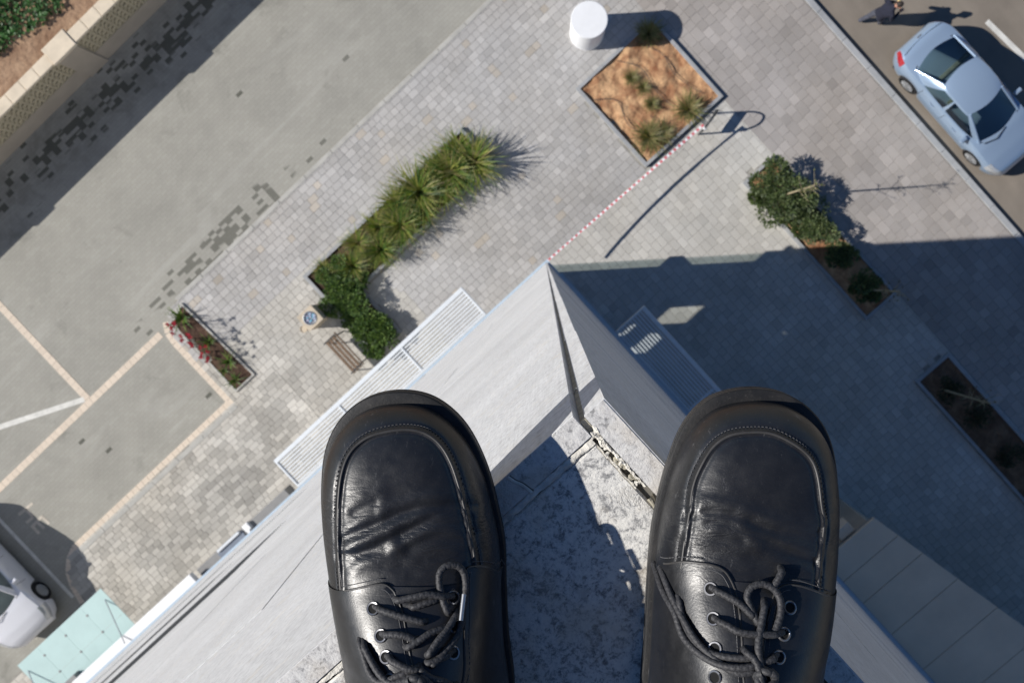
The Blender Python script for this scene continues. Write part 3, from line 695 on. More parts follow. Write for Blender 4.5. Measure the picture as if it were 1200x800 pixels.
for i, (x,y,s,lb) in enumerate([(4.30,.62,1.45,'largest yellow-green grass tuft in the orange bed, above its near corner'),(4.62,.42,1.05,'grass tuft pressed against the taped edge of the orange bed'),(5.55,.45,1.35,'bushy grass tuft in the orange bed beside the bicycle stand'),(5.0,2.1,.72,'small dry grey tuft in the orange bed, further of the two from the tape'),(5.05,1.68,.7,'small dry grey tuft in the middle of the orange bed'),(4.92,1.2,.75,'small round green tuft alone in the orange bed'),(6.1,2.65,1.2,"dark grass tuft lying in the white cylinder's shadow")]):
    o = obj('grass_tuft', sm[i % 2], None, None, loc=(x,y,.06), rz=i*1.3); o.scale = (s,s,s*.9); tag(o, lb, 'grass clump', 'tufts in the orange bed')
def shrub_mesh(n, rx, ry, h, cols, leaf=.07, stems=14):
    mb = MB(); lumps = [(random.uniform(-.6,.6)*rx, random.uniform(-.6,.6)*ry, random.uniform(.25,.95)*h, random.uniform(.18,.46)) for _ in range(15)]
    for k in range(n):
        lx, ly, lz, lr = random.choice(lumps); u = Vector((random.gauss(0,1),random.gauss(0,1),random.gauss(.25,.8))).normalized()
        r = lr*random.uniform(.55,1.05); p = Vector((lx+u.x*r*rx*1.0, ly+u.y*r*ry*1.0, max(.03, lz+u.z*r*h*.6)))
        v = random.uniform(.55,1.4); c = random.choice(cols); d = (u+Vector((random.gauss(0,.6),random.gauss(0,.6),random.uniform(0,.7))))
        leaf_quad(mb, p, d, leaf*random.uniform(.35,.6), leaf*random.uniform(.8,1.5), tuple(x*v for x in c), .1)
    return mb
def shrub(name, label, x, y, n, rx, ry, h, cols, leaf=.07, rz=0, group=None):
    t = thing(name, label, 'shrub', (x,y,.04), rz, group)
    obj('foliage', shrub_mesh(n,rx,ry,h,cols,leaf), M['leaf'], t)
    st = MB()
    for k in range(12):
        a = random.uniform(0,6.28); e = random.uniform(.3,.75); st.tube([(0.03*math.cos(a),.03*math.sin(a),0),(rx*e*.5*math.cos(a),ry*e*.5*math.sin(a),h*.45),(rx*e*math.cos(a),ry*e*math.sin(a),h*.8)], [.012,.008,.004], 5)
    obj('stems', st, M['bark'], t); return t
DK = [(.095,.14,.05),(.13,.18,.065),(.17,.21,.085),(.06,.095,.04)]; MD = [(.12,.20,.05),(.09,.16,.042),(.16,.24,.06),(.055,.11,.032)]
shrub('shrub', 'spreading dark green bush in the sunlit end of the long bed', 5.72,-2.78, 6200,.85,1.0,.8, DK,.08)
shrub('shrub', 'lower dark green bush beside the orange earth at the shadow line', 5.93,-4.0, 4600,.68,.95,.6, DK,.07)
shrub('shrub', 'bush in the shaded half of the long bed, next to the shadow line', 5.85,-5.1, 1800,.48,.5,.5, DK,.075)
shrub('shrub', 'shaded bush at the far end of the long bed below its sapling', 5.85,-6.3, 1800,.5,.55,.5, DK,.075)
for k, (x,y,lb) in enumerate([(-4.75,1.7,'green shrub at the end of the L-shaped bed beside the sunshade'),(-4.7,2.3,'green shrub in the short arm of the L-shaped bed beside the bench'),(-4.78,2.9,'green shrub in the short arm of the L-shaped bed beside the bin'),(-4.45,3.45,'green shrub at the inner elbow of the L-shaped bed')]):
    shrub('shrub', lb, x, y, 2600,.66,.68,.45, MD, .09, k)
for k, (x,y) in enumerate([(5.7,-9.9),(5.85,-11.0),(5.75,-12.4),(5.9,-13.8)]):
    shrub('shrub', 'low dark plant in the bare shaded bed', x, y, 500,.4,.45,.25, [(.04,.05,.02),(.06,.065,.03)], .07, k, 'low plants in the shaded bed')
# small bed: red plants, silver cushions, strappy leaves
def redplant(x, y, h, label):
    t = thing('flowering_plant', label, 'flower', (x,y,.03)); m = MB(); st = MB()
    for k in range(7):
        a = random.uniform(0,6.28); r = random.uniform(.05,.22); tip = (r*math.cos(a), r*math.sin(a), h*random.uniform(.75,1.05)); st.tube([(0,0,0),(tip[0]*.6,tip[1]*.6,h*.5),tip],[.008,.006,.004],5)
        for q in range(14):
            b = random.uniform(0,6.28); v = random.uniform(.7,1.3); leaf_quad(m, tip, (math.cos(b),math.sin(b),random.uniform(-.2,.6)), .035, random.uniform(.05,.09), (.42*v,.03*v,.055*v))
    tag(obj('petals', m, M['leaf'], t), kind='stuff'); obj('stems', st, M['bark'], t)
redplant(-8.60,5.55,.95,'tall red flowering plant leaning over the rounded kerb of the small bed'); redplant(-8.62,5.02,.8,'red flowering plant in the middle of the small bed'); redplant(-8.52,4.45,.7,'small red flowering plant beside the lower silver cushion')
M['silver'] = plain('silver_leaf', (.55,.57,.58), .6, .15, 30)
for x, y, lb in ((-8.76,4.95,'silver white cushion plant by the kerb, nearer the red flowers'),(-8.72,4.42,'silver white cushion plant by the kerb, further along the small bed')):
    m = MB()
    for k in range(80):
        a = random.uniform(0,6.28); r = .11*math.sqrt(random.random()); b = random.uniform(0,6.28); v = random.uniform(.7,1.2)
        leaf_quad(m, (r*math.cos(a)*.8,r*math.sin(a)*1.3,.05+.16*(1-r/.18)), (math.cos(b),math.sin(b),.6), .03, .06, (.5*v,.52*v,.53*v))
    tag(obj('cushion_plant', m, M['leaf'], loc=(x,y,.03)), lb, 'plant')
st2 = [tuft_mesh(20,.50,.045,1.0,[(.09,.17,.03),(.14,.21,.04),(.07,.13,.03)],.03) for _ in range(2)]
for k, (x,y,s,lb) in enumerate([(-8.48,5.72,1.15,'strappy green plant at the rounded tip of the small bed'),(-8.42,4.72,.8,'strappy green plant between the red flowers of the small bed'),(-8.40,3.95,.9,'strappy green plant near the square end of the small bed'),(-8.62,3.45,.75,'small strappy plant at the square corner of the small bed'),(-8.66,3.85,.5,'tiny strappy plant by the beige border of the small bed')]):
    o = obj('strappy_plant', st2[k % 2], None, None, loc=(x,y,.03), rz=k*1.7); o.scale = (s,s,s); tag(o, lb, 'plant')
# ---- saplings
def sapling(label, x, y, h, lean=(0,0), leaves=60, c=(.16,.19,.05)):
    t = thing('sapling', label, 'tree', (x,y,.04)); P = [(0,0,0),(lean[0]*.3,lean[1]*.3,h*.35),(lean[0]*.65,lean[1]*.65,h*.7),(*lean,h)]
    tr = MB(); tr.tube(subdiv(P,5), list(np.linspace(.034,.012,16)), 8); lf = MB(); br = MB()
    for k in range(16):
        u = random.uniform(.55,1.); a = random.uniform(0,6.28); b0 = Vector(P[0]).lerp(Vector(P[3]), u); e = b0+Vector((math.cos(a),math.sin(a),.9))*random.uniform(.15,.42)
        br.tube([b0,b0.lerp(e,.5)+Vector((0,0,.02)),e],[.008,.006,.003],5)
        for q in range(leaves//16):
            p = b0.lerp(e, random.uniform(.3,1)); v = random.uniform(.7,1.3); d = random.uniform(0,6.28); leaf_quad(lf, p, (math.cos(d),math.sin(d),random.uniform(-.3,.5)), .035, random.uniform(.06,.10), tuple(q_*v for q_ in c))
    obj('trunk', tr, M['dry_bark'], t, smooth=60); obj('branches', br, M['dry_bark'], t); obj('crown', lf, M['leaf'], t)
sapling('thin leaning sapling growing through the sunlit bush', 5.83,-2.95,3.1,(.12,-.02),34)
sapling('thin bare sapling in the shaded half of the long bed', 5.92,-6.45,2.3,(.05,.0),30,(.10,.09,.05)); sapling('thin bare sapling in the wholly shaded bed', 5.62,-9.85,2.6,(.1,-.1),30,(.10,.09,.05))
sapling('small leafy sapling standing past the white cylinder', 7.2,3.55,1.6,(.1,.1),90,(.06,.10,.03))
# ================================================================ STREET FURNITURE
cy = thing('ventilation_cylinder', 'plain white round cylinder standing beside the orange bed', 'cylinder', (4.92,3.79,0))
obj('drum', MB().lathe(0,0,[(.46,0),(.46,1.42),(.45,1.445)],56), M['white_paint'], cy, smooth=30)
obj('lid', MB().lathe(0,0,[(.465,1.446),(.47,1.45),(.47,1.49),(.458,1.505)],56), M['white_paint'], cy, smooth=30)
bn = thing('litter_bin', 'square beige concrete litter bin with round opening and small ashtray', 'bin', (-5.68,3.18,0))
h = .92; rb = []
obj('bin_body', MB().cbox(-.24,.24,-.24,.24,0,h-.06,.01), M['beige_concrete'], bn)
ring = MB(); n = 32; V = []
for k in range(n):
    a = 2*math.pi*k/n; c_, s_ = math.cos(a), math.sin(a); q = .255/max(abs(c_),abs(s_)); V += [(c_*.19,s_*.19,h),(c_*q,s_*q,h),(c_*q,s_*q,h-.058),(c_*.19,s_*.19,h-.058)]
ring.add(V, [tuple([4*k+i,4*((k+1)%n)+i,4*((k+1)%n)+(i+1)%4,4*k+(i+1)%4][::-1]) for k in range(n) for i in range(4)]); obj('bin_rim', ring, M['beige_concrete'], bn)
ln = MB().lathe(0,0,[(.165,h-.059),(.19,h+.012),(.18,h+.014),(.15,h-.045)],32); obj('bin_liner', ln, M['steel'], bn, smooth=40)
rub = MB()
for k in range(26):
    a = random.uniform(0,6.28); r = .13*math.sqrt(random.random()); v = random.random(); rub.box(r*math.cos(a)-.03,r*math.cos(a)+.03,r*math.sin(a)-.02,r*math.sin(a)+.02,h-.045,h-.035+.02*v, (.12+.4*v*random.random(),.14+.35*v,.2+.45*v))
obj('rubbish', rub, plain('rubbish', (.2,.25,.3), .6, .1, 8, attr=True), bn)
obj('ashtray', MB().lathe(-.345,-.09,[(.08,h-.3),(.098,h-.08),(.10,h-.04),(.088,h-.038),(.082,h-.06)],24), M['beige_concrete'], bn, smooth=40)
be = thing('bench', 'brown slatted bench with dark metal frame beside the litter bin', 'bench', (-5.66,1.9,0))
for k in range(3): obj('seat_slat', MB().cbox(-.28+k*.115,-.28+k*.115+.085,-.58,.58,.42,.455,.006), M['brown_wood'], be)
for k in range(2): obj('back_slat', MB().box(.115+k*.035,.14+k*.035,-.58,.58,.55+k*.14,.63+k*.14), M['brown_wood'], be)
for s in (-1,1):
    y = .50*s; obj('frame', MB().tube([(-.30,y,.0),(-.28,y,.41),(.10,y,.405),(.19,y,.82)], .02, 8), M['dark_metal'], be); obj('leg', MB().tube([(.08,y,.40),(.22,y,.0)], .02, 8), M['dark_metal'], be)
    obj('armrest', MB().tube([(-.30,y*1.08,.62),(.14,y*1.08,.64)], .018, 8), M['dark_metal'], be)
bk = thing('bicycle_stand', 'dark metal hoop stand with a plate at the corner of the orange bed', 'bicycle stand', (5.66,-.16,0))
hp = [( -.34,0,0),(-.33,0,.45),(-.30,0,.80),(-.18,0,1.02),(0,0,1.08),(.18,0,1.02),(.30,0,.80),(.33,0,.45),(.34,0,0)]
rot = lambda P, a=math.radians(12): [(x*math.cos(a)-y*math.sin(a), x*math.sin(a)+y*math.cos(a), z) for x,y,z in P]
obj('hoop', MB().tube([tuple(p) for p in subdiv(rot(hp),6)], .024, 10), M['dark_metal'], bk, smooth=60)
q = rot([(-.31,-.008,.50),(.31,-.008,.50),(.31,.008,.50),(-.31,.008,.50)]); obj('plate', MB().prism([(x,y) for x,y,_ in q], .42, .66), M['dark_metal'], bk)
# barrier tape: red and white lengths
tp = thing('barrier_tape', 'red and white barrier tape stretched from the building corner to the bicycle stand', 'tape', (0.06,.0,0))
A, B = Vector((-.055,.012,1.15)), Vector((5.36,-.13,.86)); n = 70; wT = .066
for k in range(n):
    m = MB(); G = []
    for t in (k/n, (k+.34)/n, (k+.67)/n, (k+1)/n):
        p = A.lerp(B, t); p.z -= .30*4*t*(1-t)*.5; tw = .45+.30*math.sin(t*5)+.25*math.sin(t*13); G.append([p+Vector((0,math.cos(tw)*wT/2,-math.sin(tw)*wT/2)), p-Vector((0,math.cos(tw)*wT/2,-math.sin(tw)*wT/2))])
    m.grid(G); obj('tape_stripe', m, M['tape_red'] if k % 2 else M['tape_white'], tp)
obj('knot', MB().lathe(5.33,-.22,[(.0,.80),(.04,.82),(.05,.86),(.035,.89),(0,.9)],12), M['tape_white'], tp)
# ================================================================ CARS
def car_paint(name, c, metal=.35):
    m = NT(name); m.color(m.mix(m.ramp(m.noise(2,2), [(.3,0.),(.8,.06)]), c, tuple(x*.8+.03 for x in c))); m.set(Roughness=.3, Metallic=metal, Coat_Weight=.8, Coat_Roughness=.08); return m.m
M['tyre'] = plain('tyre_rubber', (.022,.022,.024), .85, .2, 40); M['alloy'] = plain('wheel_cover', (.42,.43,.44), .4, .15, 30, metal=.5)
M['interior'] = plain('car_interior', (.22,.24,.21), .9, .3, 8); M['lamp_red'] = plain('tail_lamp', (.42,.02,.03), .2, .1, 20, coat=.6); M['lamp_clear'] = plain('head_lamp', (.62,.64,.66), .12, .1, 20, metal=.4, coat=.6)
M['black_trim'] = plain('black_trim', (.02,.02,.022), .5, .1, 30)
def tinted():
    m = NT('car_glass'); t = m.n('ShaderNodeBsdfTransparent'); t.inputs[0].default_value = (.60,.66,.63,1); g = m.n('ShaderNodeBsdfGlossy'); g.inputs['Roughness'].default_value = .03; g.inputs[0].default_value = (.9,.95,1,1)
    fr = m.n('ShaderNodeFresnel'); fr.inputs[0].default_value = 1.5; mx = m.n('ShaderNodeMixShader'); m.l(fr.outputs[0], mx.inputs[0]); m.l(t.outputs[0], mx.inputs[1]); m.l(g.outputs[0], mx.inputs[2]); m.l(mx.outputs[0], m.out.inputs[0]); return m.m
M['car_glass'] = tinted()
def car(name, label, loc, rz, paint, Lc=4.32, Wc=1.70, shut=(.02,.02,.022)):
    """saloon: local +y is forward, origin under the middle"""
    t = thing(name, label, 'car', loc, rz); hl, hw = Lc/2, Wc/2
    ys = np.linspace(-hl, hl, 61)
    def halfw(y):
        u = y/hl; e = max(0, abs(u)-.72)/.28; return hw*(1-.34*e**2.4)*(1-.03*max(0,-u))
    def top(y):     # deck / belt / bonnet height
        return np.interp(y, [-hl,-hl+.08,-hl+.25,-hl+.75,-1.0,0,.85,1.2,hl-.5,hl-.18,hl-.05,hl], [.72,.90,.98,1.01,1.0,.96,.95,.93,.83,.72,.60,.50])
    def bot(y): return np.interp(y, [-hl,-hl+.15,-1.2,1.3,hl-.2,hl], [.40,.25,.2,.2,.22,.36])
    wheels = (-1.28, 1.30)
    G = []
    for y in ys:
        w, zt, zb = halfw(y), top(y), bot(y)
        for wy in wheels:
            d = abs(y-wy)
            if d < .345: zb = max(zb, math.sqrt(.345**2-d**2)+.30)
        zb = min(zb, zt-.22); prof = []
        for s in (-1, 1):
            side = [(w*.94,zb),(w*.995,zb+(zt-zb)*.18),(w,zb+(zt-zb)*.42),(w*.985,zb+(zt-zb)*.70),(w*.955,zt-.065),(w*.915,zt-.02),(w*.80,zt+.0),(w*.55,zt+.018),(w*.25,zt+.028)]
            pts = [(s*x, y, z) for x,z in side]
            prof = prof+pts if s == -1 else prof+[(0,y,zt+.03)]+pts[::-1]
        G.append(prof)
    m = MB(); m.grid(G); k = len(G[0]); m.add(G[0], [tuple(range(k))]); m.add(G[-1], [tuple(range(k-1,-1,-1))])
    body = obj('body', m, paint, t, smooth=38)
    obj('underbody', MB().box(-hw*.86,hw*.86,-hl+.25,hl-.25,.2,.62), M['black_trim'], t)
    # greenhouse: ring of base points and roof points
    yb0, yb1, yr0, yr1 = -1.52, 1.02, -.78, .22; bw, rw_ = hw*.90, hw*.675; zr = 1.445
    def ring_pt(u, side):   # u 0 rear .. 1 front ; beltline / roof edge on one side
        yb = yb0+(yb1-yb0)*u; yr = yr0+(yr1-yr0)*u; wb = bw*(1-.16*(2*u-1)**4); wr = rw_*(1-.10*(2*u-1)**4)
        return (side*wb, yb, top(yb)-.015), (side*wr, yr, zr-.02-.05*(2*u-1)**2)
    def lerp3(a, b, s): return tuple(a[i]+(b[i]-a[i])*s for i in range(3))
    def bow(p, s, side, amt): return (p[0]+side*amt*math.sin(math.pi*s), p[1], p[2]+amt*.5*math.sin(math.pi*s))
    gh = MB(); U = np.linspace(0,1,15)
    for sd in (-1,1): # pillars: paint frame around openings
        for u0, u1 in ((0,.17),(.475,.515),(.93,1.0)):
            gh.grid([[bow(lerp3(*ring_pt(u,sd),s),s,sd,.03) for s in np.linspace(0,1,6)] for u in np.linspace(u0,u1,4)], flip=sd > 0)
        gh.grid([[bow(lerp3(*ring_pt(u,sd),s),s,sd,.03) for s in (.88,.94,1.)] for u in U], flip=sd > 0)
    # roof
    RG = []
    for u in np.linspace(0,1,13):
        _, a = ring_pt(u,-1); _, b = ring_pt(u,1); ex = .10*((2*u-1)**2); row = []
        for s in np.linspace(0,1,13):
            p = lerp3(a,b,s); c = math.sin(math.pi*s); yy = p[1]+(.09*c if u > .97 else (-.09*c if u < .03 else (.09*c*(2*u-1)))); row.append((p[0], yy, p[2]+.05*c**.7*(1)))
        RG.append(row)
    gh.grid(RG, flip=False); obj('roof', gh, paint, t, smooth=50)
    # glass
    for sd in (-1,1):
        for u0, u1 in ((.17,.475),(.515,.93)):
            gm = MB(); gm.grid([[tuple(np.array(bow(lerp3(*ring_pt(u,sd),s),s,sd,.03))-np.array((sd*.008,0,0))) for s in np.linspace(0,.90,6)] for u in np.linspace(u0-.01,u1+.01,6)], flip=sd > 0); obj('side_window', gm, M['car_glass'], t, smooth=60)
    for u, e in ((0,-1),(1,1)):
        a0, a1 = ring_pt(u,-1); b0, b1 = ring_pt(u,1); gm = MB(); fr = MB(); rows = []
        for s in np.linspace(0,1,8):
            A_, B_ = lerp3(a0,a1,s), lerp3(b0,b1,s); rows.append([(lambda p,c: (p[0], p[1]+e*(.17*(1-s)+.09*s)*c, p[2]+.05*c**.7*s))(lerp3(A_,B_,q_), math.sin(math.pi*q_)) for q_ in np.linspace(0,1,13)])
        gm.grid(rows, flip=e > 0); obj('windscreen' if e > 0 else 'rear_window', gm, M['car_glass'], t, smooth=60)
        edge = [(x,y,z+.004) for x,y,z in rows[0]]; obj('window_seal', MB().tube(edge, .022, 6), M['black_trim'], t)
        for col_ in (0,-1):
            obj('pillar', MB().tube([r[col_] for r in rows], .035, 8), paint, t, smooth=60)
        if e > 0:
            obj('wiper', MB().tube([(-.1,yb1+.12,.985),(.25,yb1+.20,.99),(.58,yb1+.08,.99)], .012, 5), M['black_trim'], t)
    # cabin
    cb = MB(); cb.box(-bw*.84,bw*.84,-1.35,.88,.55,.70); cb.box(-bw*.84,bw*.84,-1.45,-.98,.70,.96); cb.box(-bw*.84,bw*.84,.68,.98,.7,.92)
    for s in (-.36,.36): cb.cbox(s-.24,s+.24,-.35,-.2,.7,1.18,.04); cb.cbox(s-.25,s+.25,-.2,.28,.7,.80,.03)
    cb.cbox(-.6,.6,-.98,-.85,.7,1.08,.04); obj('cabin', cb, M['interior'], t)
    # wheels
    for wy in wheels:
        for sd in (-1,1):
            x = sd*(hw-.13); w = MB(); prof = [(.0,-.1),(.25,-.1),(.30,-.085),(.305,0),(.30,.085),(.25,.1)]
            def spin(pr, n=28):
                V = [(x+sd*a, wy+r*math.cos(2*math.pi*i/n), .305+r*math.sin(2*math.pi*i/n)) for r,a in pr for i in range(n)]
                F = [(j*n+i,j*n+(i+1)%n,(j+1)*n+(i+1)%n,(j+1)*n+i) for j in range(len(pr)-1) for i in range(n)]
                return V, F
            wheel = obj('wheel', MB().add(*spin(prof)), M['tyre'], t, smooth=50)
            cap = MB().add(*spin([(.20,.102),(.19,.106),(.10,.085),(.06,.10),(.0005,.105)])); obj('wheel_cover', cap, M['alloy'], wheel, smooth=50)
            for q_ in range(7):
                a = q_*2*math.pi/7; obj('spoke', MB().tube([(x+sd*.098, wy+.05*math.cos(a), .305+.05*math.sin(a)),(x+sd*.108, wy+.185*math.cos(a), .305+.185*math.sin(a))], .016, 5), M['alloy'], wheel)
    def patch(nm, u0, u1, f0, f1, sd, mat, pr=.006):   # piece of the body skin lifted outwards
        pts = []
        for y in np.linspace(u0,u1,6):
            w, zt, zb = halfw(y), top(y), bot(y); pts.append([(sd*(np.interp(f,[0,.18,.42,.7,.93,1.0,1.15],[w*.94,w*.995,w,w*.985,w*.95,w*.91,w*.78])+pr), y, np.interp(f,[0,1,1.15],[zb,zt-.015,zt+.004])+pr*.6) for f in np.linspace(f0,f1,6)])
        g = MB(); g.grid(pts, flip=sd > 0); return obj(nm, g, mat, t, smooth=60)
    for sd in (-1,1):
        patch('tail_lamp', -hl+.02, -hl+.34, .62, .98, sd, M['lamp_red'], .008); patch('headlamp', hl-.52, hl-.10, .62, 1.08, sd, M['lamp_clear'], .008)
        obj('door_handle', MB().tube([(sd*(hw+.004),-.62,.80),(sd*(hw+.016),-.55,.80),(sd*(hw+.004),-.47,.80)], .012, 6), paint, t); obj('door_handle', MB().tube([(sd*(hw+.004),.25,.79),(sd*(hw+.016),.32,.79),(sd*(hw+.004),.40,.79)], .012, 6), paint, t)
        mr = MB().cbox(-.10,.10,-.05,.05,0,.11,.02); mo = obj('mirror', mr, paint, t, loc=(sd*(hw+.06),.66,.93))
        for yy in (-.12,.78,-.98): obj('door_seam', MB().tube([(sd*(hw*np.interp(f,[0,.4,.7,1],[.955,1.0,.987,.955])+.001), yy, .26+.66*f) for f in np.linspace(0,1,8)], .005, 4), M['black_trim'], t)
    obj('boot_seam', MB().tube([(x, -hl+.13+.10*(x/hw)**2, top(-hl+.13+.10*(x/hw)**2)+.03) for x in np.linspace(-hw*.72,hw*.72,11)], .006, 4), M['black_trim'], t)
    obj('emblem', MB().cbox(-.07,.07,-hl+.05,-hl+.09,.90,.935,.008), M['steel'], t); obj('number_plate', MB().box(-.26,.26,-hl+.004,-hl+.014,.36,.46), plain('plate_yellow', (.65,.5,.05), .5, .05, 8), t)
    obj('front_bumper_trim', MB().tube([(x, hl-.02-.30*(x/hw)**2, .42) for x in np.linspace(-hw*.62,hw*.62,11)], .04, 8), M['black_trim'], t)
    return t
sd_ = car('parked_car', 'light metallic blue saloon car parked along the kerb', (10.98,-4.30,-.13), math.pi, car_paint('blue_paint', (.36,.48,.64), .35))
sh = MB().cbox(-.42,.1,-1.42,-1.2,.962,.985,.01); obj('parcel_shelf_cloth', sh, plain('pale_cloth', (.55,.62,.56), .9, .15, 12), sd_)
obj('yellow_card', MB().box(.2,.42,-1.36,-1.26,.965,.975), plain('yellow_card', (.6,.55,.06), .7, .1, 8), sd_)
car('parked_car', 'white car parked nose-in beside the glass canopy', (-17.62,4.12,-.03), math.pi, car_paint('white_paint_car', (.72,.73,.78), .1), 4.3, 1.76).scale = (1,1,1.13)
# ================================================================ WALKING PERSON
def skin_body(name, joints, edges, mat, root, lvl=2):
    me = bpy.data.meshes.new(name); keys = list(joints); me.from_pydata([joints[k][0] for k in keys], [(keys.index(a),keys.index(b)) for a,b in edges], [])
    o = bpy.data.objects.new(name, me); col.objects.link(o); sk = o.modifiers.new('skin','SKIN'); sk.use_smooth_shade = True
    for i, k in enumerate(keys):
        r = joints[k][1]; r = (r,r) if not hasattr(r,'__len__') else r; me.skin_vertices[0].data[i].radius = r; me.skin_vertices[0].data[i].use_root = (k == root)
    ss = o.modifiers.new('sub','SUBSURF'); ss.levels = lvl; ss.render_levels = lvl; me.materials.append(mat); return o
M['skin'] = plain('skin', (.52,.27,.19), .55, .1, 20); M['navy'] = plain('navy_cloth', (.018,.022,.055), .9, .25, 30); M['jeans'] = plain('grey_jeans', (.17,.17,.24), .9, .2, 30); M['hair'] = plain('dark_hair', (.03,.022,.018), .7, .2, 60); M['shoe_dark'] = plain('dark_shoe', (.03,.03,.03), .5, .2, 30)
def face_az(x): return x
pt = thing('person', 'person in navy top and grey jeans striding on the road behind the blue car', 'person', (10.60,-1.10,-.13), math.radians(-28))
J = {'pel':((0,0,.95),.15),'chest':((.10,0,1.28),(.19,.14)),'neck':((.17,0,1.46),.065),'head0':((.22,0,1.54),.075),
     'hipL':((0,.09,.90),.11),'kneeL':((-.07,.10,.50),.078),'ankL':((-.24,.10,.12),.055),'toeL':((-.15,.11,.035),.04),
     'hipR':((0,-.09,.90),.11),'kneeR':((.20,-.09,.52),.075),'ankR':((.24,-.09,.10),.05),'toeR':((.40,-.10,.035),.04),
     'shL':((.12,.19,1.38),.07),'elL':((.16,.27,1.10),.048),'wrL':((.40,.16,1.10),.034),'shR':((.12,-.19,1.38),.07),'elR':((.18,-.26,1.12),.048),'wrR':((.42,-.10,1.16),.034)}
E_ = [('pel','chest'),('chest','neck'),('neck','head0'),('pel','hipL'),('hipL','kneeL'),('kneeL','ankL'),('ankL','toeL'),('pel','hipR'),('hipR','kneeR'),('kneeR','ankR'),('ankR','toeR'),('chest','shL'),('shL','elL'),('elL','wrL'),('chest','shR'),('shR','elR'),('elR','wrR')]
def cloth_body():
    m = NT('person_cloth'); s = m.n('ShaderNodeSeparateXYZ'); m.l(m.tc.outputs['Object'], s.inputs[0]); n = m.noise(14,3)
    k = m.mix(m.ramp(s.outputs[2], [(.93,0.),(.94,1.)], 'LINEAR'), (.075,.08,.105), (.014,.016,.032))
    k = m.mix(m.ramp(s.outputs[2], [(.085,1.),(.09,0.)]), k, (.03,.03,.03))
    m.color(m.mix(1., k, m.ramp(n, [(.3,.75),(.7,1.2)]), 'MULTIPLY')); m.set(Roughness=.9); return m.m
bo = skin_body('body', J, E_, cloth_body(), 'pel'); bo.parent = pt
def head(parent, c, s, hairc, tilt=.5):
    m = MB(); n = 20; V = []; ca, sa = math.cos(tilt), math.sin(tilt)
    def tf(x,y,z): return (c[0]+s*(x*ca+z*sa), c[1]+s*y, c[2]+s*(-x*sa+z*ca))
    G = []
    for i in range(n+1):
        th = math.pi*i/n; row = []
        for j in range(n+1):
            ph = 2*math.pi*j/n; x, y, z = math.sin(th)*math.cos(ph), math.sin(th)*math.sin(ph), math.cos(th)
            zz = z*.125; w = 1-.22*max(0,-z); xx = x*.098*w+(.012*max(0,-z) if x > 0 else 0); yy = y*.078*w
            if x > .9 and abs(y) < .3 and -.35 < z < .1: xx += .022
            row.append(tf(xx,yy,zz))
        G.append(row)
    m.grid(G, flip=True); h = obj('head', m, M['skin'], parent, smooth=70)
    for sy in (-1,1): obj('ear', MB().tube([tf(-.005,sy*.076,-.03),tf(-.012,sy*.088,0),tf(-.004,sy*.08,.03)], .011*s, 6), M['skin'], h, smooth=60); obj('eye', MB().tube([tf(.086,sy*.03,.01),tf(.095,sy*.03,.01)], .009*s, 8), M['black_trim'], h)
    hm = MB(); hm.grid([[tuple(np.array(tf(0,0,0))+(np.array(p)-np.array(tf(0,0,0)))*1.05) for p in row] for row in [r[5:16] for r in G[1:11]]], flip=True); obj('hair', hm, hairc, h, smooth=70)
    obj('mouth', MB().tube([tf(.082,-.022,-.062),tf(.088,0,-.064),tf(.082,.022,-.062)], .005*s, 6), plain('lips', (.35,.12,.1), .5, .1, 9), h)
head(pt, (.26,0,1.63), 1., M['hair'], .55)
def hand(parent, c, d, mat, s=1., curl=.5):
    d = Vector(d).normalized(); sd = d.cross(Vector((0,0,1))).normalized(); up = sd.cross(d); c = Vector(c); m = MB()
    m.tube([c, c+d*.045*s, c+d*.085*s], [.026*s,.038*s,.036*s], 10)
    for k, L in enumerate((.066,.076,.072,.056)):
        b = c+d*.08*s+sd*(k-1.5)*.019*s; m.tube([b, b+(d-up*curl*.4)*L*.5*s, b+(d*.8-up*curl*1.6)*L*s], [.0095*s,.009*s,.007*s], 7)
    b = c+d*.03*s-sd*.036*s; m.tube([b, b+(d*.6-sd*.6)*.04*s, b+(d*1.1-sd*.6-up*curl*.4)*.065*s], [.012*s,.0105*s,.008*s], 7)
    return obj('hand', m, mat, parent, smooth=60)
hand(pt, (.40,.16,1.10), (.9,-.3,.1), M['skin']); hand(pt, (.42,-.10,1.16), (.9,.3,.05), M['skin'])
bg_ = thing('paper_bag', 'small pale yellow paper bag held by the person on the road', 'bag', (11.02,-1.18,1.02), .3)
obj('bag_body', MB().cbox(-.06,.06,-.04,.04,0,.13,.02), plain('yellow_paper', (.72,.60,.28), .8, .12, 20), bg_)
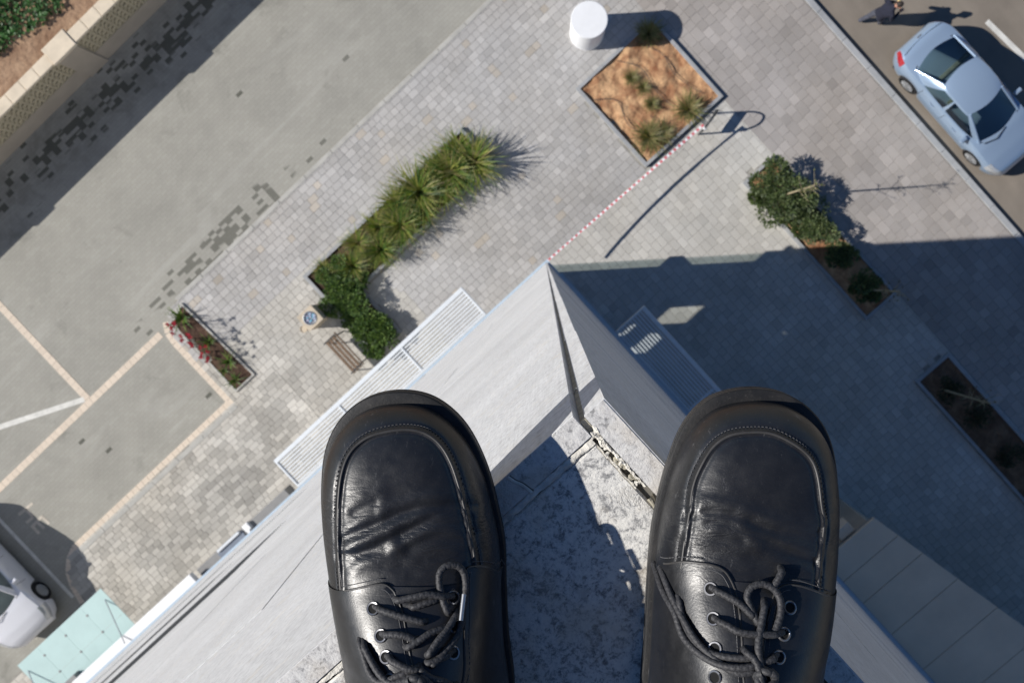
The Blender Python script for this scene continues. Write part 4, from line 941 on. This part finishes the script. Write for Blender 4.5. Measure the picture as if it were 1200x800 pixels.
# ---- shoe form: plan outline + height field (metres, shoe frame: x right, y forward) ----
SHOE_L = [(-.078,-.375),(-.1,-.366),(-.114,-.342),(-.1195,-.30),(-.1224,-.263),(-.1273,-.2302),(-.132,-.1977),(-.1357,-.1655),(-.1363,-.1388),(-.1333,-.1149),(-.124,-.0964),(-.1082,-.0838),(-.0873,-.0796),(-.0666,-.0842),(-.0485,-.0998),(-.0356,-.1249),(-.0279,-.154),(-.0243,-.1752),(-.0236,-.202),(-.0222,-.232),(-.0188,-.262),(-.020,-.30),(-.031,-.345),(-.053,-.368)]
SHOE_R = [(.112,-.373),(.088,-.366),(.070,-.343),(.0615,-.305),(.0595,-.265),(.0612,-.235),(.0628,-.1958),(.0646,-.1692),(.068,-.148),(.0739,-.1243),(.0829,-.1008),(.0954,-.0857),(.1106,-.0789),(.1283,-.0773),(.1461,-.0814),(.1616,-.0932),(.1711,-.1108),(.1754,-.1368),(.1757,-.1682),(.1739,-.2),(.1711,-.2294),(.1666,-.2591),(.1625,-.30),(.156,-.342),(.138,-.366)]
def closed_spline(P, n):
    P = np.array(P, float); m = len(P); out = []
    k = 24
    for i in range(m):
        p0, p1, p2, p3 = P[i-1], P[i], P[(i+1) % m], P[(i+2) % m]
        for j in range(k):
            t = j/k
            out.append(.5*((2*p1)+(-p0+p2)*t+(2*p0-5*p1+4*p2-p3)*t*t+(-p0+3*p1-3*p2+p3)*t**3))
    out = np.array(out); out = np.vstack([out, out[:1]])
    d = np.r_[0, np.cumsum(np.linalg.norm(np.diff(out, axis=0), axis=1))]
    s = np.linspace(0, d[-1], n, endpoint=False)
    return np.c_[np.interp(s, d, out[:,0]), np.interp(s, d, out[:,1])]
def inset(P, d):
    t = np.roll(P, -1, 0)-np.roll(P, 1, 0); t /= np.linalg.norm(t, axis=1)[:,None]
    area = .5*np.sum(P[:,0]*np.roll(P[:,1],-1)-np.roll(P[:,0],-1)*P[:,1])
    nrm = np.c_[-t[:,1], t[:,0]]*(1 if area > 0 else -1)
    dd = d if np.ndim(d) else np.full(len(P), d)
    return P+nrm*np.asarray(dd)[:,None]
class ShoeForm:
    Z0 = .016
    def __init__(s, pts, n=480):
        s.sole = closed_spline(pts, n); s.med = 1 if np.mean([p[0] for p in pts]) < 0 else -1
        ymax = s.sole[:,1].max(); ymin = s.sole[:,1].min()
        k = np.clip((s.sole[:,1]-(ymax-.06))/.06, 0, 1)
        s.up = inset(s.sole, .0028+.0042*k**2)
        s.yt = s.up[:,1].max(); s.yb = s.up[:,1].min()
        s.ys, s.yh = s.yt-.05, s.yb+.045
        it, ib = s.up[:,1].argmax(), s.up[:,1].argmin()
        n = len(s.up); a = []; i = ib
        while i != it: a.append(i); i = (i+1) % n
        b = []
        while i != ib: b.append(i); i = (i+1) % n
        A, B = s.up[a], s.up[b]
        if A[:,0].mean() > B[:,0].mean(): A, B = B, A
        A = A[A[:,1].argsort()]; B = B[B[:,1].argsort()]
        s.A, s.B = A, B
        s.xs = (s.xl(s.ys)+s.xr(s.ys))/2; s.xh = (s.xl(s.yh)+s.xr(s.yh))/2
        def polar(cx, cy):
            v = s.up-np.array([cx, cy]); th = np.arctan2(v[:,1], v[:,0]); r = np.hypot(v[:,0], v[:,1]); o = th.argsort()
            return np.r_[th[o]-2*np.pi, th[o], th[o]+2*np.pi], np.r_[r[o], r[o], r[o]]
        s.pt, s.ph = polar(s.xs, s.ys), polar(s.xh, s.yh)
    def xl(s, y): return np.interp(y, s.A[:,1], s.A[:,0])
    def xr(s, y): return np.interp(y, s.B[:,1], s.B[:,0])
    def H(s, y):
        return np.interp(s.yt-np.asarray(y, float), [0,.015,.03,.055,.08,.10,.12,.145,.175,.21,.25,.30], [.027,.031,.0345,.0385,.043,.050,.0595,.071,.081,.091,.100,.107])
    def u(s, x, y):
        x = np.asarray(x, float); y = np.asarray(y, float)
        xl, xr = s.xl(y), s.xr(y); c = (xl+xr)/2+s.med*np.clip((s.yt-.08-y)/.09, 0, 1)*.007*np.clip((y-s.yb-.05)/.06, 0, 1)
        a = np.where(x < c, (c-x)/np.maximum(c-xl, 1e-5), (x-c)/np.maximum(xr-c, 1e-5))
        for (cx, cy), pol, m in (((s.xs, s.ys), s.pt, y > s.ys), ((s.xh, s.yh), s.ph, y < s.yh)):
            th = np.arctan2(y-cy, x-cx); r = np.hypot(x-cx, y-cy)
            a = np.where(m, r/np.interp(th, *pol), a)
        return a
    def z(s, x, y):
        a = np.clip(s.u(x, y), 0, 1); n = 2.8-1.0*np.clip((s.yt-.07-np.asarray(y, float))/.08, 0, 1)
        return s.Z0+s.H(y)*(1-a**n)**(1/n)
SHOE_L_MARKS = {
  'seam': [(-0.1167,-0.1884),(-0.1185,-0.1645),(-0.1186,-0.1401),(-0.1169,-0.1232),(-0.1123,-0.1112),(-0.1031,-0.103),(-0.0908,-0.0992),(-0.0785,-0.0983),(-0.0686,-0.1008),(-0.0601,-0.1075),(-0.0535,-0.1184),(-0.0479,-0.1351),(-0.0433,-0.1544),(-0.0404,-0.169),(-0.0393,-0.1761)],
  'flapA': [(-0.1138,-0.1879),(-0.1026,-0.184),(-0.0916,-0.1814),(-0.0857,-0.1838),(-0.082,-0.1889),(-0.0787,-0.1963),(-0.0758,-0.2066),(-0.0733,-0.2167),(-0.0704,-0.2287)],
  'flapB': [(-0.0262,-0.1862),(-0.0337,-0.177),(-0.042,-0.1745),(-0.0447,-0.1776),(-0.0451,-0.1857),(-0.0448,-0.199),(-0.045,-0.212),(-0.0454,-0.2335)],
  'eyelets': [(-0.0958,-0.194),(-0.0906,-0.2071),(-0.0871,-0.2173),(-0.0842,-0.2283),(-0.0513,-0.1888),(-0.0505,-0.203),(-0.0505,-0.2165)],
  'crease0': [(-0.1157,-0.16),(-0.1012,-0.152),(-0.0735,-0.1417),(-0.0529,-0.1392),(-0.0408,-0.142)],
  'crease1': [(-0.1168,-0.169),(-0.0961,-0.1623),(-0.0767,-0.1516),(-0.0576,-0.1436),(-0.0425,-0.1481)],
  'crease2': [(-0.109,-0.1439),(-0.1039,-0.1408),(-0.0965,-0.1377)],
  'crease3': [(-0.1146,-0.1502),(-0.1064,-0.1457),(-0.0974,-0.1434)],
  'crease4': [(-0.0815,-0.1564),(-0.0671,-0.1498),(-0.0528,-0.1495),(-0.0405,-0.1559)],
  'crease5': [(-0.1144,-0.1752),(-0.1035,-0.1674),(-0.0911,-0.1645)],
  'crease6': [(-0.0766,-0.1619),(-0.0622,-0.1565),(-0.048,-0.1593)],
  "laces": [
    [(-0.0953,-0.193),(-0.0864,-0.1945),(-0.0753,-0.1971),(-0.0649,-0.1997)],
    [(-0.0901,-0.206),(-0.0834,-0.2047),(-0.0762,-0.2052),(-0.07,-0.208)],
    [(-0.0866,-0.2161),(-0.0798,-0.2184),(-0.0731,-0.2205),(-0.0675,-0.2213)],
    [(-0.0834,-0.1886),(-0.0726,-0.1859),(-0.0632,-0.1848),(-0.0511,-0.1879)],
    [(-0.075,-0.1926),(-0.0653,-0.1894),(-0.0584,-0.188)],
    [(-0.0531,-0.197),(-0.0566,-0.1886),(-0.0587,-0.1802),(-0.0584,-0.1741),(-0.0547,-0.1708),(-0.0491,-0.1713),(-0.0454,-0.1758),(-0.0443,-0.1837),(-0.0455,-0.194),(-0.0462,-0.2004),(-0.0487,-0.2079),(-0.0552,-0.2145),(-0.0625,-0.2212)],
    [(-0.0763,-0.2117),(-0.0682,-0.2069),(-0.061,-0.2032),(-0.0507,-0.202)],
    [(-0.0641,-0.2155),(-0.0586,-0.2079),(-0.0534,-0.2024),(-0.0486,-0.196)],
    [(-0.1034,-0.2115),(-0.0999,-0.2188),(-0.0955,-0.2266),(-0.0891,-0.2294),(-0.0799,-0.2249),(-0.073,-0.2221),(-0.0675,-0.2205)],
    [(-0.1012,-0.2118),(-0.0946,-0.2201),(-0.0887,-0.2258),(-0.0822,-0.2281),(-0.0737,-0.2253),(-0.067,-0.2221)],
    [(-0.0684,-0.2205),(-0.0615,-0.2249),(-0.0548,-0.2277),(-0.0485,-0.2332)],
    [(-0.0669,-0.2233),(-0.0613,-0.2277),(-0.0567,-0.2333)],
    [(-0.0503,-0.2155),(-0.0573,-0.2171),(-0.0653,-0.2194)],
  ]}
SHOE_R_MARKS = {
  'seam': [(0.0776,-0.1754),(0.08,-0.1586),(0.0825,-0.1441),(0.0847,-0.1299),(0.0895,-0.1177),(0.0964,-0.107),(0.1055,-0.1006),(0.1175,-0.0985),(0.1295,-0.0993),(0.1412,-0.1048),(0.1497,-0.1119),(0.1538,-0.1213),(0.1559,-0.1379),(0.1573,-0.1499),(0.1543,-0.1684),(0.1527,-0.1844)],
  'flapA': [(0.0693,-0.1767),(0.0783,-0.1714),(0.0915,-0.1703),(0.0995,-0.1727),(0.1038,-0.1786),(0.1061,-0.1862),(0.1071,-0.1984),(0.1071,-0.2106),(0.1068,-0.2264)],
  'flapB': [(0.1605,-0.1895),(0.1477,-0.1829),(0.1377,-0.1798),(0.1303,-0.1808),(0.1257,-0.1859),(0.1214,-0.1982),(0.1185,-0.2103),(0.1159,-0.2262)],
  'eyelets': [(0.0922,-0.1828),(0.0928,-0.1975),(0.093,-0.2121),(0.0923,-0.2263),(0.1346,-0.1909),(0.1302,-0.2035),(0.1265,-0.2144)],
  'crease0': [(0.0811,-0.1472),(0.0923,-0.1427),(0.1061,-0.1438),(0.1249,-0.15),(0.1417,-0.1534),(0.1556,-0.153)],
  'crease1': [(0.0814,-0.1526),(0.0968,-0.1479),(0.1154,-0.1528),(0.1318,-0.1602),(0.1515,-0.169)],
  'crease2': [(0.0734,-0.1463),(0.0792,-0.1412),(0.0827,-0.1385)],
  'crease3': [(0.0724,-0.1513),(0.079,-0.1477),(0.0825,-0.146)],
  'crease4': [(0.1155,-0.1473),(0.1319,-0.1546),(0.1545,-0.1586)],
  'crease5': [(0.1247,-0.1602),(0.1389,-0.1658),(0.1515,-0.1713)],
  'crease6': [(0.084,-0.1554),(0.0989,-0.1561),(0.1106,-0.1566)],
  "laces": [
    [(0.1167,-0.1989),(0.1132,-0.1913),(0.1109,-0.1848),(0.1135,-0.1796),(0.1192,-0.1778),(0.1251,-0.18),(0.1286,-0.1855),(0.1285,-0.1921),(0.126,-0.199),(0.1227,-0.2042)],
    [(0.0918,-0.1819),(0.0992,-0.1842),(0.107,-0.1882),(0.1147,-0.1953)],
    [(0.1205,-0.1871),(0.1173,-0.1969),(0.1147,-0.2069),(0.1153,-0.2161),(0.1169,-0.2248)],
    [(0.0657,-0.183),(0.0681,-0.1908),(0.0732,-0.1988),(0.0766,-0.2087),(0.0829,-0.2143),(0.0931,-0.2176),(0.1041,-0.2178),(0.1139,-0.2161)],
    [(0.0758,-0.1911),(0.0776,-0.2011),(0.0819,-0.2091),(0.0891,-0.2136),(0.1,-0.2143),(0.1132,-0.2137)],
    [(0.0679,-0.1808),(0.0718,-0.1905),(0.0772,-0.2004),(0.0835,-0.2094),(0.0915,-0.2155),(0.1022,-0.2208),(0.1137,-0.2192)],
    [(0.0924,-0.1966),(0.0992,-0.1986),(0.1079,-0.2015),(0.1295,-0.2024)],
    [(0.1077,-0.2103),(0.1123,-0.2137),(0.1146,-0.22),(0.1154,-0.2271)],
    [(0.1258,-0.2133),(0.1196,-0.215),(0.1139,-0.2169)],
    [(0.1247,-0.1804),(0.1288,-0.1744),(0.1309,-0.1709)],
  ]}
# ================================================================ THE SHOES on the wall top
def leather_mat():
    m = NT('black_leather'); v = m.pos()
    g1 = m.noise(900, 3, .6, v); g2 = m.noise(120, 4, .6, v, .3); big = m.noise(28, 4, .6, v)
    wr = m.noise(260, 3, .55, m.pos((.35,1.6,1)), .8)
    k = m.ramp(big, [(.3,(.009,.0095,.011)),(.7,(.017,.0175,.020))])
    scuff = m.ramp(m.math('ADD', m.noise(75, 5, .75, m.pos((1.,.45,1),.5), .4), m.math('MULTIPLY', big, .25)), [(.775,0.),(.84,1.)])
    k = m.mix(m.math('MULTIPLY', scuff, .55), k, (.16,.16,.16))
    s0 = m.n('ShaderNodeSeparateXYZ'); m.l(m.tc.outputs['Object'], s0.inputs[0])
    tm = m.ramp(s0.outputs[1], [(.070,0.),(.10,1.)]); sc2 = m.ramp(m.noise(1., 5, .7, m.pos((520,130,300), .35), .5), [(.62,0.),(.70,1.)])
    k = m.mix(m.math('MULTIPLY', m.math('MULTIPLY', tm, sc2), .30), k, (.22,.22,.22))
    dust = m.ramp(m.noise(340, 4, .8, v), [(.62,0.),(.75,1.)]); k = m.mix(m.math('MULTIPLY', dust, .09), k, (.3,.28,.25))
    m.color(k); m.set(Roughness=m.ramp(g2, [(.3,.30),(.7,.45)])); m.b.inputs['Specular IOR Level'].default_value = .75
    sp = m.n('ShaderNodeSeparateXYZ'); m.l(m.tc.outputs['Object'], sp.inputs[0])
    zone = m.ramp(m.math('ABSOLUTE', m.math('SUBTRACT', sp.outputs[1], .046)), [(.004,1.),(.034,0.)])
    wv = m.noise(1., 5, .62, m.pos((60,260,60), .12), 1.6); wv2 = m.noise(1., 4, .6, m.pos((40,150,60), -.18), 1.2)
    wrk = m.math('MULTIPLY', m.math('ADD', wv, m.math('MULTIPLY', wv2, .8)), zone)
    m.bump(m.math('ADD', m.math('ADD', m.math('MULTIPLY', g1, .16), m.math('MULTIPLY', wr, .07)), m.math('MULTIPLY', wrk, 1.5)), .42, .0011)
    return m.m
M['leather'] = leather_mat()
def rubber_mat():
    m = NT('sole_rubber'); v = m.pos(); n1 = m.noise(60, 5, .7, v); n2 = m.noise(600, 3, .7, v)
    k = m.mix(m.ramp(n1, [(.45,0.),(.75,.5)]), (.012,.012,.013), (.06,.055,.05)); k = m.mix(m.ramp(n2, [(.6,0.),(.8,.3)]), k, (.2,.19,.17))
    m.color(k); m.set(Roughness=.55); m.bump(n2, .3, .0006); return m.m
M['rubber'] = rubber_mat()
def lace_mat():
    m = NT('lace_cord'); v = m.pos(); n = m.noise(900, 2, .6, v); m.color(m.ramp(n, [(.3,(.015,.015,.017)),(.7,(.065,.065,.07))])); m.set(Roughness=.62); m.bump(n, .2, .0006); return m.m
M['lace'] = lace_mat(); M['eyelet'] = plain('eyelet_metal', (.30,.30,.31), .35, .1, 200, metal=.8); M['hole'] = plain('eyelet_hole', (.004,.004,.004), .9, .1, 50)
M['thread'] = plain('thread', (.10,.10,.105), .8, .2, 300); M['piping'] = plain('lit_leather_edge', (.055,.053,.052), .42, .3, 90)  # piping paler than the leather: lit edge of the seam put into its colour
def seg_dist(P, Q):
    d = np.full(len(P), 9.); side = np.zeros(len(P)); 
    for a, b in zip(Q[:-1], Q[1:]):
        ab = b-a; t = np.clip(((P-a)@ab)/max(1e-12, ab@ab), 0, 1); r = P-(a+t[:,None]*ab); q = np.hypot(r[:,0], r[:,1]); d = np.minimum(d, q)
    return d
def make_shoe(label, pts, mk, which):
    F = ShoeForm(pts); cx, cy = (-.08,-.2) if which == 'L' else (.118,-.2)
    ang = math.radians(-42.45); ca, sa = math.cos(ang), math.sin(ang)
    t = thing('shoe', label, 'shoe', (.0314+ca*cx-sa*cy, .0824+sa*cx+ca*cy, ZT+.0006), ang)
    def put(nm, m, mat, smooth=40, par=None):
        m.v = [(x-cx, y-cy, z) for x,y,z in m.v]; return obj(nm, m, mat, par or t, smooth=smooth)
    # displaced height
    seam = np.array(subdiv([np.array(p) for p in mk['seam']], 6)); cr = [np.array(subdiv([np.array(p) for p in mk[k]], 6)) for k in mk if k.startswith('crease')]
    amp = [.0013,.0011,.0005,.0005,.0008,.0006,.0006]
    def disp(P):
        z = np.zeros(len(P)); ds = seg_dist(P, seam); z += .0008*np.exp(-(ds/.0011)**2)-.0006*np.exp(-((ds-.0024)/.0011)**2)
        for A_, c in zip(amp, cr):
            d = seg_dist(P, c); z += -A_*np.exp(-(d/.0022)**2)+A_*.7*np.exp(-((d-.0058)/.0034)**2)
        X_, Y_ = P[:,0], P[:,1]
        z += .00022*np.sin(X_*95+2*np.sin(Y_*70+.6))*np.sin(Y_*120+1.7*np.sin(X_*80))+.00005*np.sin(X_*420+Y_*160)*np.sin(Y_*510-X_*210)
        return z
    def SZ(x, y): return F.z(x, y)
    # sole
    so_ = MB(); rings = [(0,.0025),(.003,.0),(.0046,.0),(.0052,.0013),(.0062,.0013),(.0068,0),(.0098,0),(.0104,.0012),(.0112,.0012),(.0118,-.0002),(.0145,-.0002),(.0155,.0006),(.0160,.003),(.0162,.0075),(.0158,.012)]
    ssub = F.sole[::2]; N_ = len(ssub); V = []; Fc = []
    for z, d in rings: V += [(x,y,z) for x,y in inset(ssub, d)]
    for i in range(len(rings)-1):
        for k in range(N_): Fc.append((i*N_+k, i*N_+(k+1)%N_, (i+1)*N_+(k+1)%N_, (i+1)*N_+k))
    Fc.append(tuple(range(N_-1,-1,-1)))
    area = sum(ssub[i][0]*ssub[(i+1)%N_][1]-ssub[(i+1)%N_][0]*ssub[i][1] for i in range(N_))
    if area < 0: Fc = [f[::-1] for f in Fc]
    so_.add(V, Fc); sole = put('sole', so_, M['rubber'], 35)
    # upper
    K = 104; up = F.up; n = len(up); Y = np.clip(up[:,1], F.yh, F.ys); SX = np.where(up[:,1] > F.ys, F.xs, np.where(up[:,1] < F.yh, F.xh, (F.xl(Y)+F.xr(Y))/2)); sp = np.c_[SX, Y]
    th = np.linspace(0, math.pi/2, K+1); u = np.cos(th)**(2/2.5); G = []
    for k in range(K+1):
        P = sp+(up-sp)*u[k]; z = F.z(P[:,0], P[:,1]) if k else np.full(n, F.Z0-.001); w = min(1, k/(K*.18)); z = z+disp(P)*w; G.append(np.c_[P, z])
    V = np.vstack(G); Fc = [(i*n+k, i*n+(k+1)%n, (i+1)*n+(k+1)%n, (i+1)*n+k) for i in range(K) for k in range(n)]
    if area < 0: Fc = [f[::-1] for f in Fc]
    um = MB(); um.add(V, Fc); upper = put('upper', um, M['leather'], 180)
    # seam piping
    inn = [(x, y, float(SZ(x,y))+.0006) for x,y in seam]
    put('apron_seam', MB().tube(inn, .00085, 8), M['piping'], 60, upper)
    stt = MB(); cpt = seam.mean(0)
    for i in range(0, len(seam)-1):
        a, b = seam[i], seam[i+1]; tt = (b-a)/max(1e-9, np.linalg.norm(b-a)); nn = np.array([-tt[1],tt[0]]); nn = nn if nn@(a-cpt) > 0 else -nn; L = np.linalg.norm(b-a); m_ = max(1, round(L/.0021))
        for s in range(m_):
            p = a+(b-a)*(s/m_)+nn*.0028; q = p+tt*.0012; stt.tube([(p[0],p[1],float(SZ(*p))+.0001),(q[0],q[1],float(SZ(*q))+.0001)], .00028, 4)
    tag(put('apron_stitching', stt, M['thread'], 40, upper), kind='stuff')
    # facings (lace flaps)
    edges = {}
    for nm, sd in (('flapA',-1),('flapB',1)):
        Ed = [np.array(p) for p in mk[nm]]; last = Ed[-1]; Ed = Ed+[np.array([last[0]*.55+(F.xl(-.29)+F.xr(-.29))/2*.45, -.27]), np.array([(F.xl(-.31)+F.xr(-.31))/2+sd*.010, -.325])]
        Ed = np.array(subdiv(Ed, 8)); edges[nm] = Ed
        y0 = Ed[0][1]-.004; m_ = len(Ed); al = np.r_[0, np.cumsum(np.linalg.norm(np.diff(Ed, axis=0), axis=1))]; al /= al[-1]
        xo = F.xl if sd < 0 else F.xr; rows = []
        for i in range(m_):
            yo = y0+(-.335-y0)*al[i]**1.15; O = np.array([float(xo(yo))*1.0, yo]); row = []
            O = O+np.array([-sd*.0004,0])
            for s in np.linspace(0,1,26):
                w = s**2.0; p = O+(Ed[i]-O)*w; uu = float(F.u(p[0],p[1])); z = float(SZ(p[0],p[1])); lift = .0015
                row.append((p[0]+sd*.0007*min(1,uu)**6, p[1], z+lift*(1-.6*min(1,uu)**8)))
            row.append((Ed[i][0]-sd*.0006, Ed[i][1], float(SZ(*Ed[i]))+.0009)); row.append((Ed[i][0]-sd*.0006, Ed[i][1], float(SZ(*Ed[i]))-.001))
            rows.append(row)
        fm = MB(); fm.grid(rows, flip=(sd > 0)); fp = put('lace_flap', fm, M['leather'], 55)
        edge = [(x,y,float(SZ(x,y))+.0013) for x,y in Ed]; put('flap_edge', MB().tube(edge, .0007, 6), M['piping'], 60, fp)
        sm2 = MB()
        for i in range(0, m_-2):
            a, b = Ed[i], Ed[i+1]; tt = (b-a)/max(1e-9, np.linalg.norm(b-a)); nn = np.array([-tt[1],tt[0]]); nn = nn if nn[0]*sd > 0 else -nn; L = np.linalg.norm(b-a); k_ = max(1, round(L/.0022))
            for s in range(k_):
                p = a+(b-a)*(s/k_)+nn*.0026; q = p+tt*.0013; sm2.tube([(p[0],p[1],float(SZ(*p))+.0016),(q[0],q[1],float(SZ(*q))+.0016)], .0003, 4)
        tag(put('flap_stitching', sm2, M['thread'], 40, fp), kind='stuff')
    A_, B_ = edges['flapA'], edges['flapB']; rows = []
    for y in np.linspace(max(A_[:,1].max(), B_[:,1].max())-.008, -.32, 30):
        ia = A_[np.abs(A_[:,1]-y).argmin()]; ib = B_[np.abs(B_[:,1]-y).argmin()]
        rows.append([(lambda x: (x, y, float(SZ(x,y))+.0009+.001*math.sin(math.pi*s)))(ia[0]-.003+(ib[0]-ia[0]+.006)*s) for s in np.linspace(0,1,12)])
    tm = MB(); tm.grid(rows, flip=True); put('tongue', tm, M['leather'], 60)
    # eyelets
    for x, y in mk['eyelets']:
        e = 5e-4; zx = (float(SZ(x+e,y))-float(SZ(x-e,y)))/(2*e); zy = (float(SZ(x,y+e))-float(SZ(x,y-e)))/(2*e); nv = Vector((-zx,-zy,1)).normalized(); c = Vector((x,y,float(SZ(x,y))+.0017)); a = nv.orthogonal().normalized(); b = nv.cross(a)
        P = [c+(a*math.cos(q)+b*math.sin(q))*.0033 for q in np.linspace(0,2*math.pi,21)]; ey = put('eyelet', MB().tube(P, .0008, 6, caps=False), M['eyelet'], 60)
        hm = MB(); hm.add([c+nv*.0001+(a*math.cos(q)+b*math.sin(q))*.0026 for q in np.linspace(0,2*math.pi,14,endpoint=False)], [tuple(range(14))]); put('eyelet_hole', hm, M['hole'], 40, ey)
    # laces
    for k, L in enumerate(mk['laces']):
        P = subdiv([np.array(p) for p in L], 28); m_ = len(P); hgt = .0034+.0009*(k % 4); Q = []
        loop = len(L) > 8
        for i, p in enumerate(P):
            s = i/(m_-1); z = float(SZ(*p))+hgt+(.0022 if loop else .0014)*math.sin(math.pi*s)
            st_eye = min(np.hypot(p[0]-e[0], p[1]-e[1]) for e in mk['eyelets']); z -= max(0, .0038*(1-st_eye/.006)) if (i < 13 or i > m_-14) else 0
            if st_eye > .006: z -= .0045*max(0, 1-min(i, m_-1-i)/9)
            Q.append((p[0],p[1],z))
        r = .0020
        put('lace', MB().tube(Q, r, 16, braid=2000), M['lace'], 60)
    kx, ky = (-.0697,-.2275) if which == 'L' else (.1178,-.222)
    kn = MB()
    for q in range(3):
        a = q*1.1; kn.tube([(kx+.004*math.cos(a+s)*(1+.3*math.sin(2*s)), ky+.004*math.sin(a+s), float(SZ(kx,ky))+.006+.0025*math.sin(s*2+q)) for s in np.linspace(0,5,26)], .002, 14, braid=2000)
    put('lace_knot', kn, M['lace'], 60)
    if which == 'L': put('lace_tip', MB().tube([(-.0449,-.1855,float(SZ(-.0449,-.1855))+.0105),(-.0462,-.1985,float(SZ(-.0462,-.1985))+.0105)], .0013, 8), M['steel'], 60)
    return t
make_shoe('worn black leather lace-up shoe with its toe over the sunlit wall', SHOE_L, SHOE_L_MARKS, 'L')
make_shoe('worn black leather lace-up shoe with its toe over the shaded wall', SHOE_R, SHOE_R_MARKS, 'R')
# the wearer: rises behind the lens
pw = thing('person', 'person in dark trousers standing in the black shoes on the wall top', 'person', (.0314,.0824,ZT), math.radians(-42.45))
Jw = {'pel':((.02,-.44,.92),.15),'chest':((.02,-.33,1.28),(.19,.14)),'neck':((.02,-.25,1.46),.065),'head0':((.02,-.20,1.53),.075),
      'hipL':((-.08,-.44,.86),.11),'kneeL':((-.085,-.36,.48),.075),'ankL':((-.076,-.335,.11),.05),'hipR':((.12,-.44,.86),.11),'kneeR':((.12,-.36,.48),.075),'ankR':((.114,-.335,.11),.05),
      'shL':((-.17,-.31,1.38),.07),'elL':((-.24,-.22,1.08),.048),'wrL':((-.12,-.10,.86),.034),'shR':((.21,-.31,1.38),.07),'elR':((.28,-.22,1.08),.048),'wrR':((.15,-.10,.86),.034)}
Ew = [e for e in E_ if 'toe' not in e[0] and 'toe' not in e[1]]
bw_ = skin_body('body', Jw, Ew, M['navy'], 'pel'); bw_.parent = pw
hd = thing('tmp','','') if False else None
head(pw, (.02,-.17,1.62), 1., M['hair'], .9)
hand(pw, (-.12,-.10,.86), (.7,.5,-.5), M['skin']); hand(pw, (.15,-.10,.86), (-.7,.5,-.5), M['skin'])
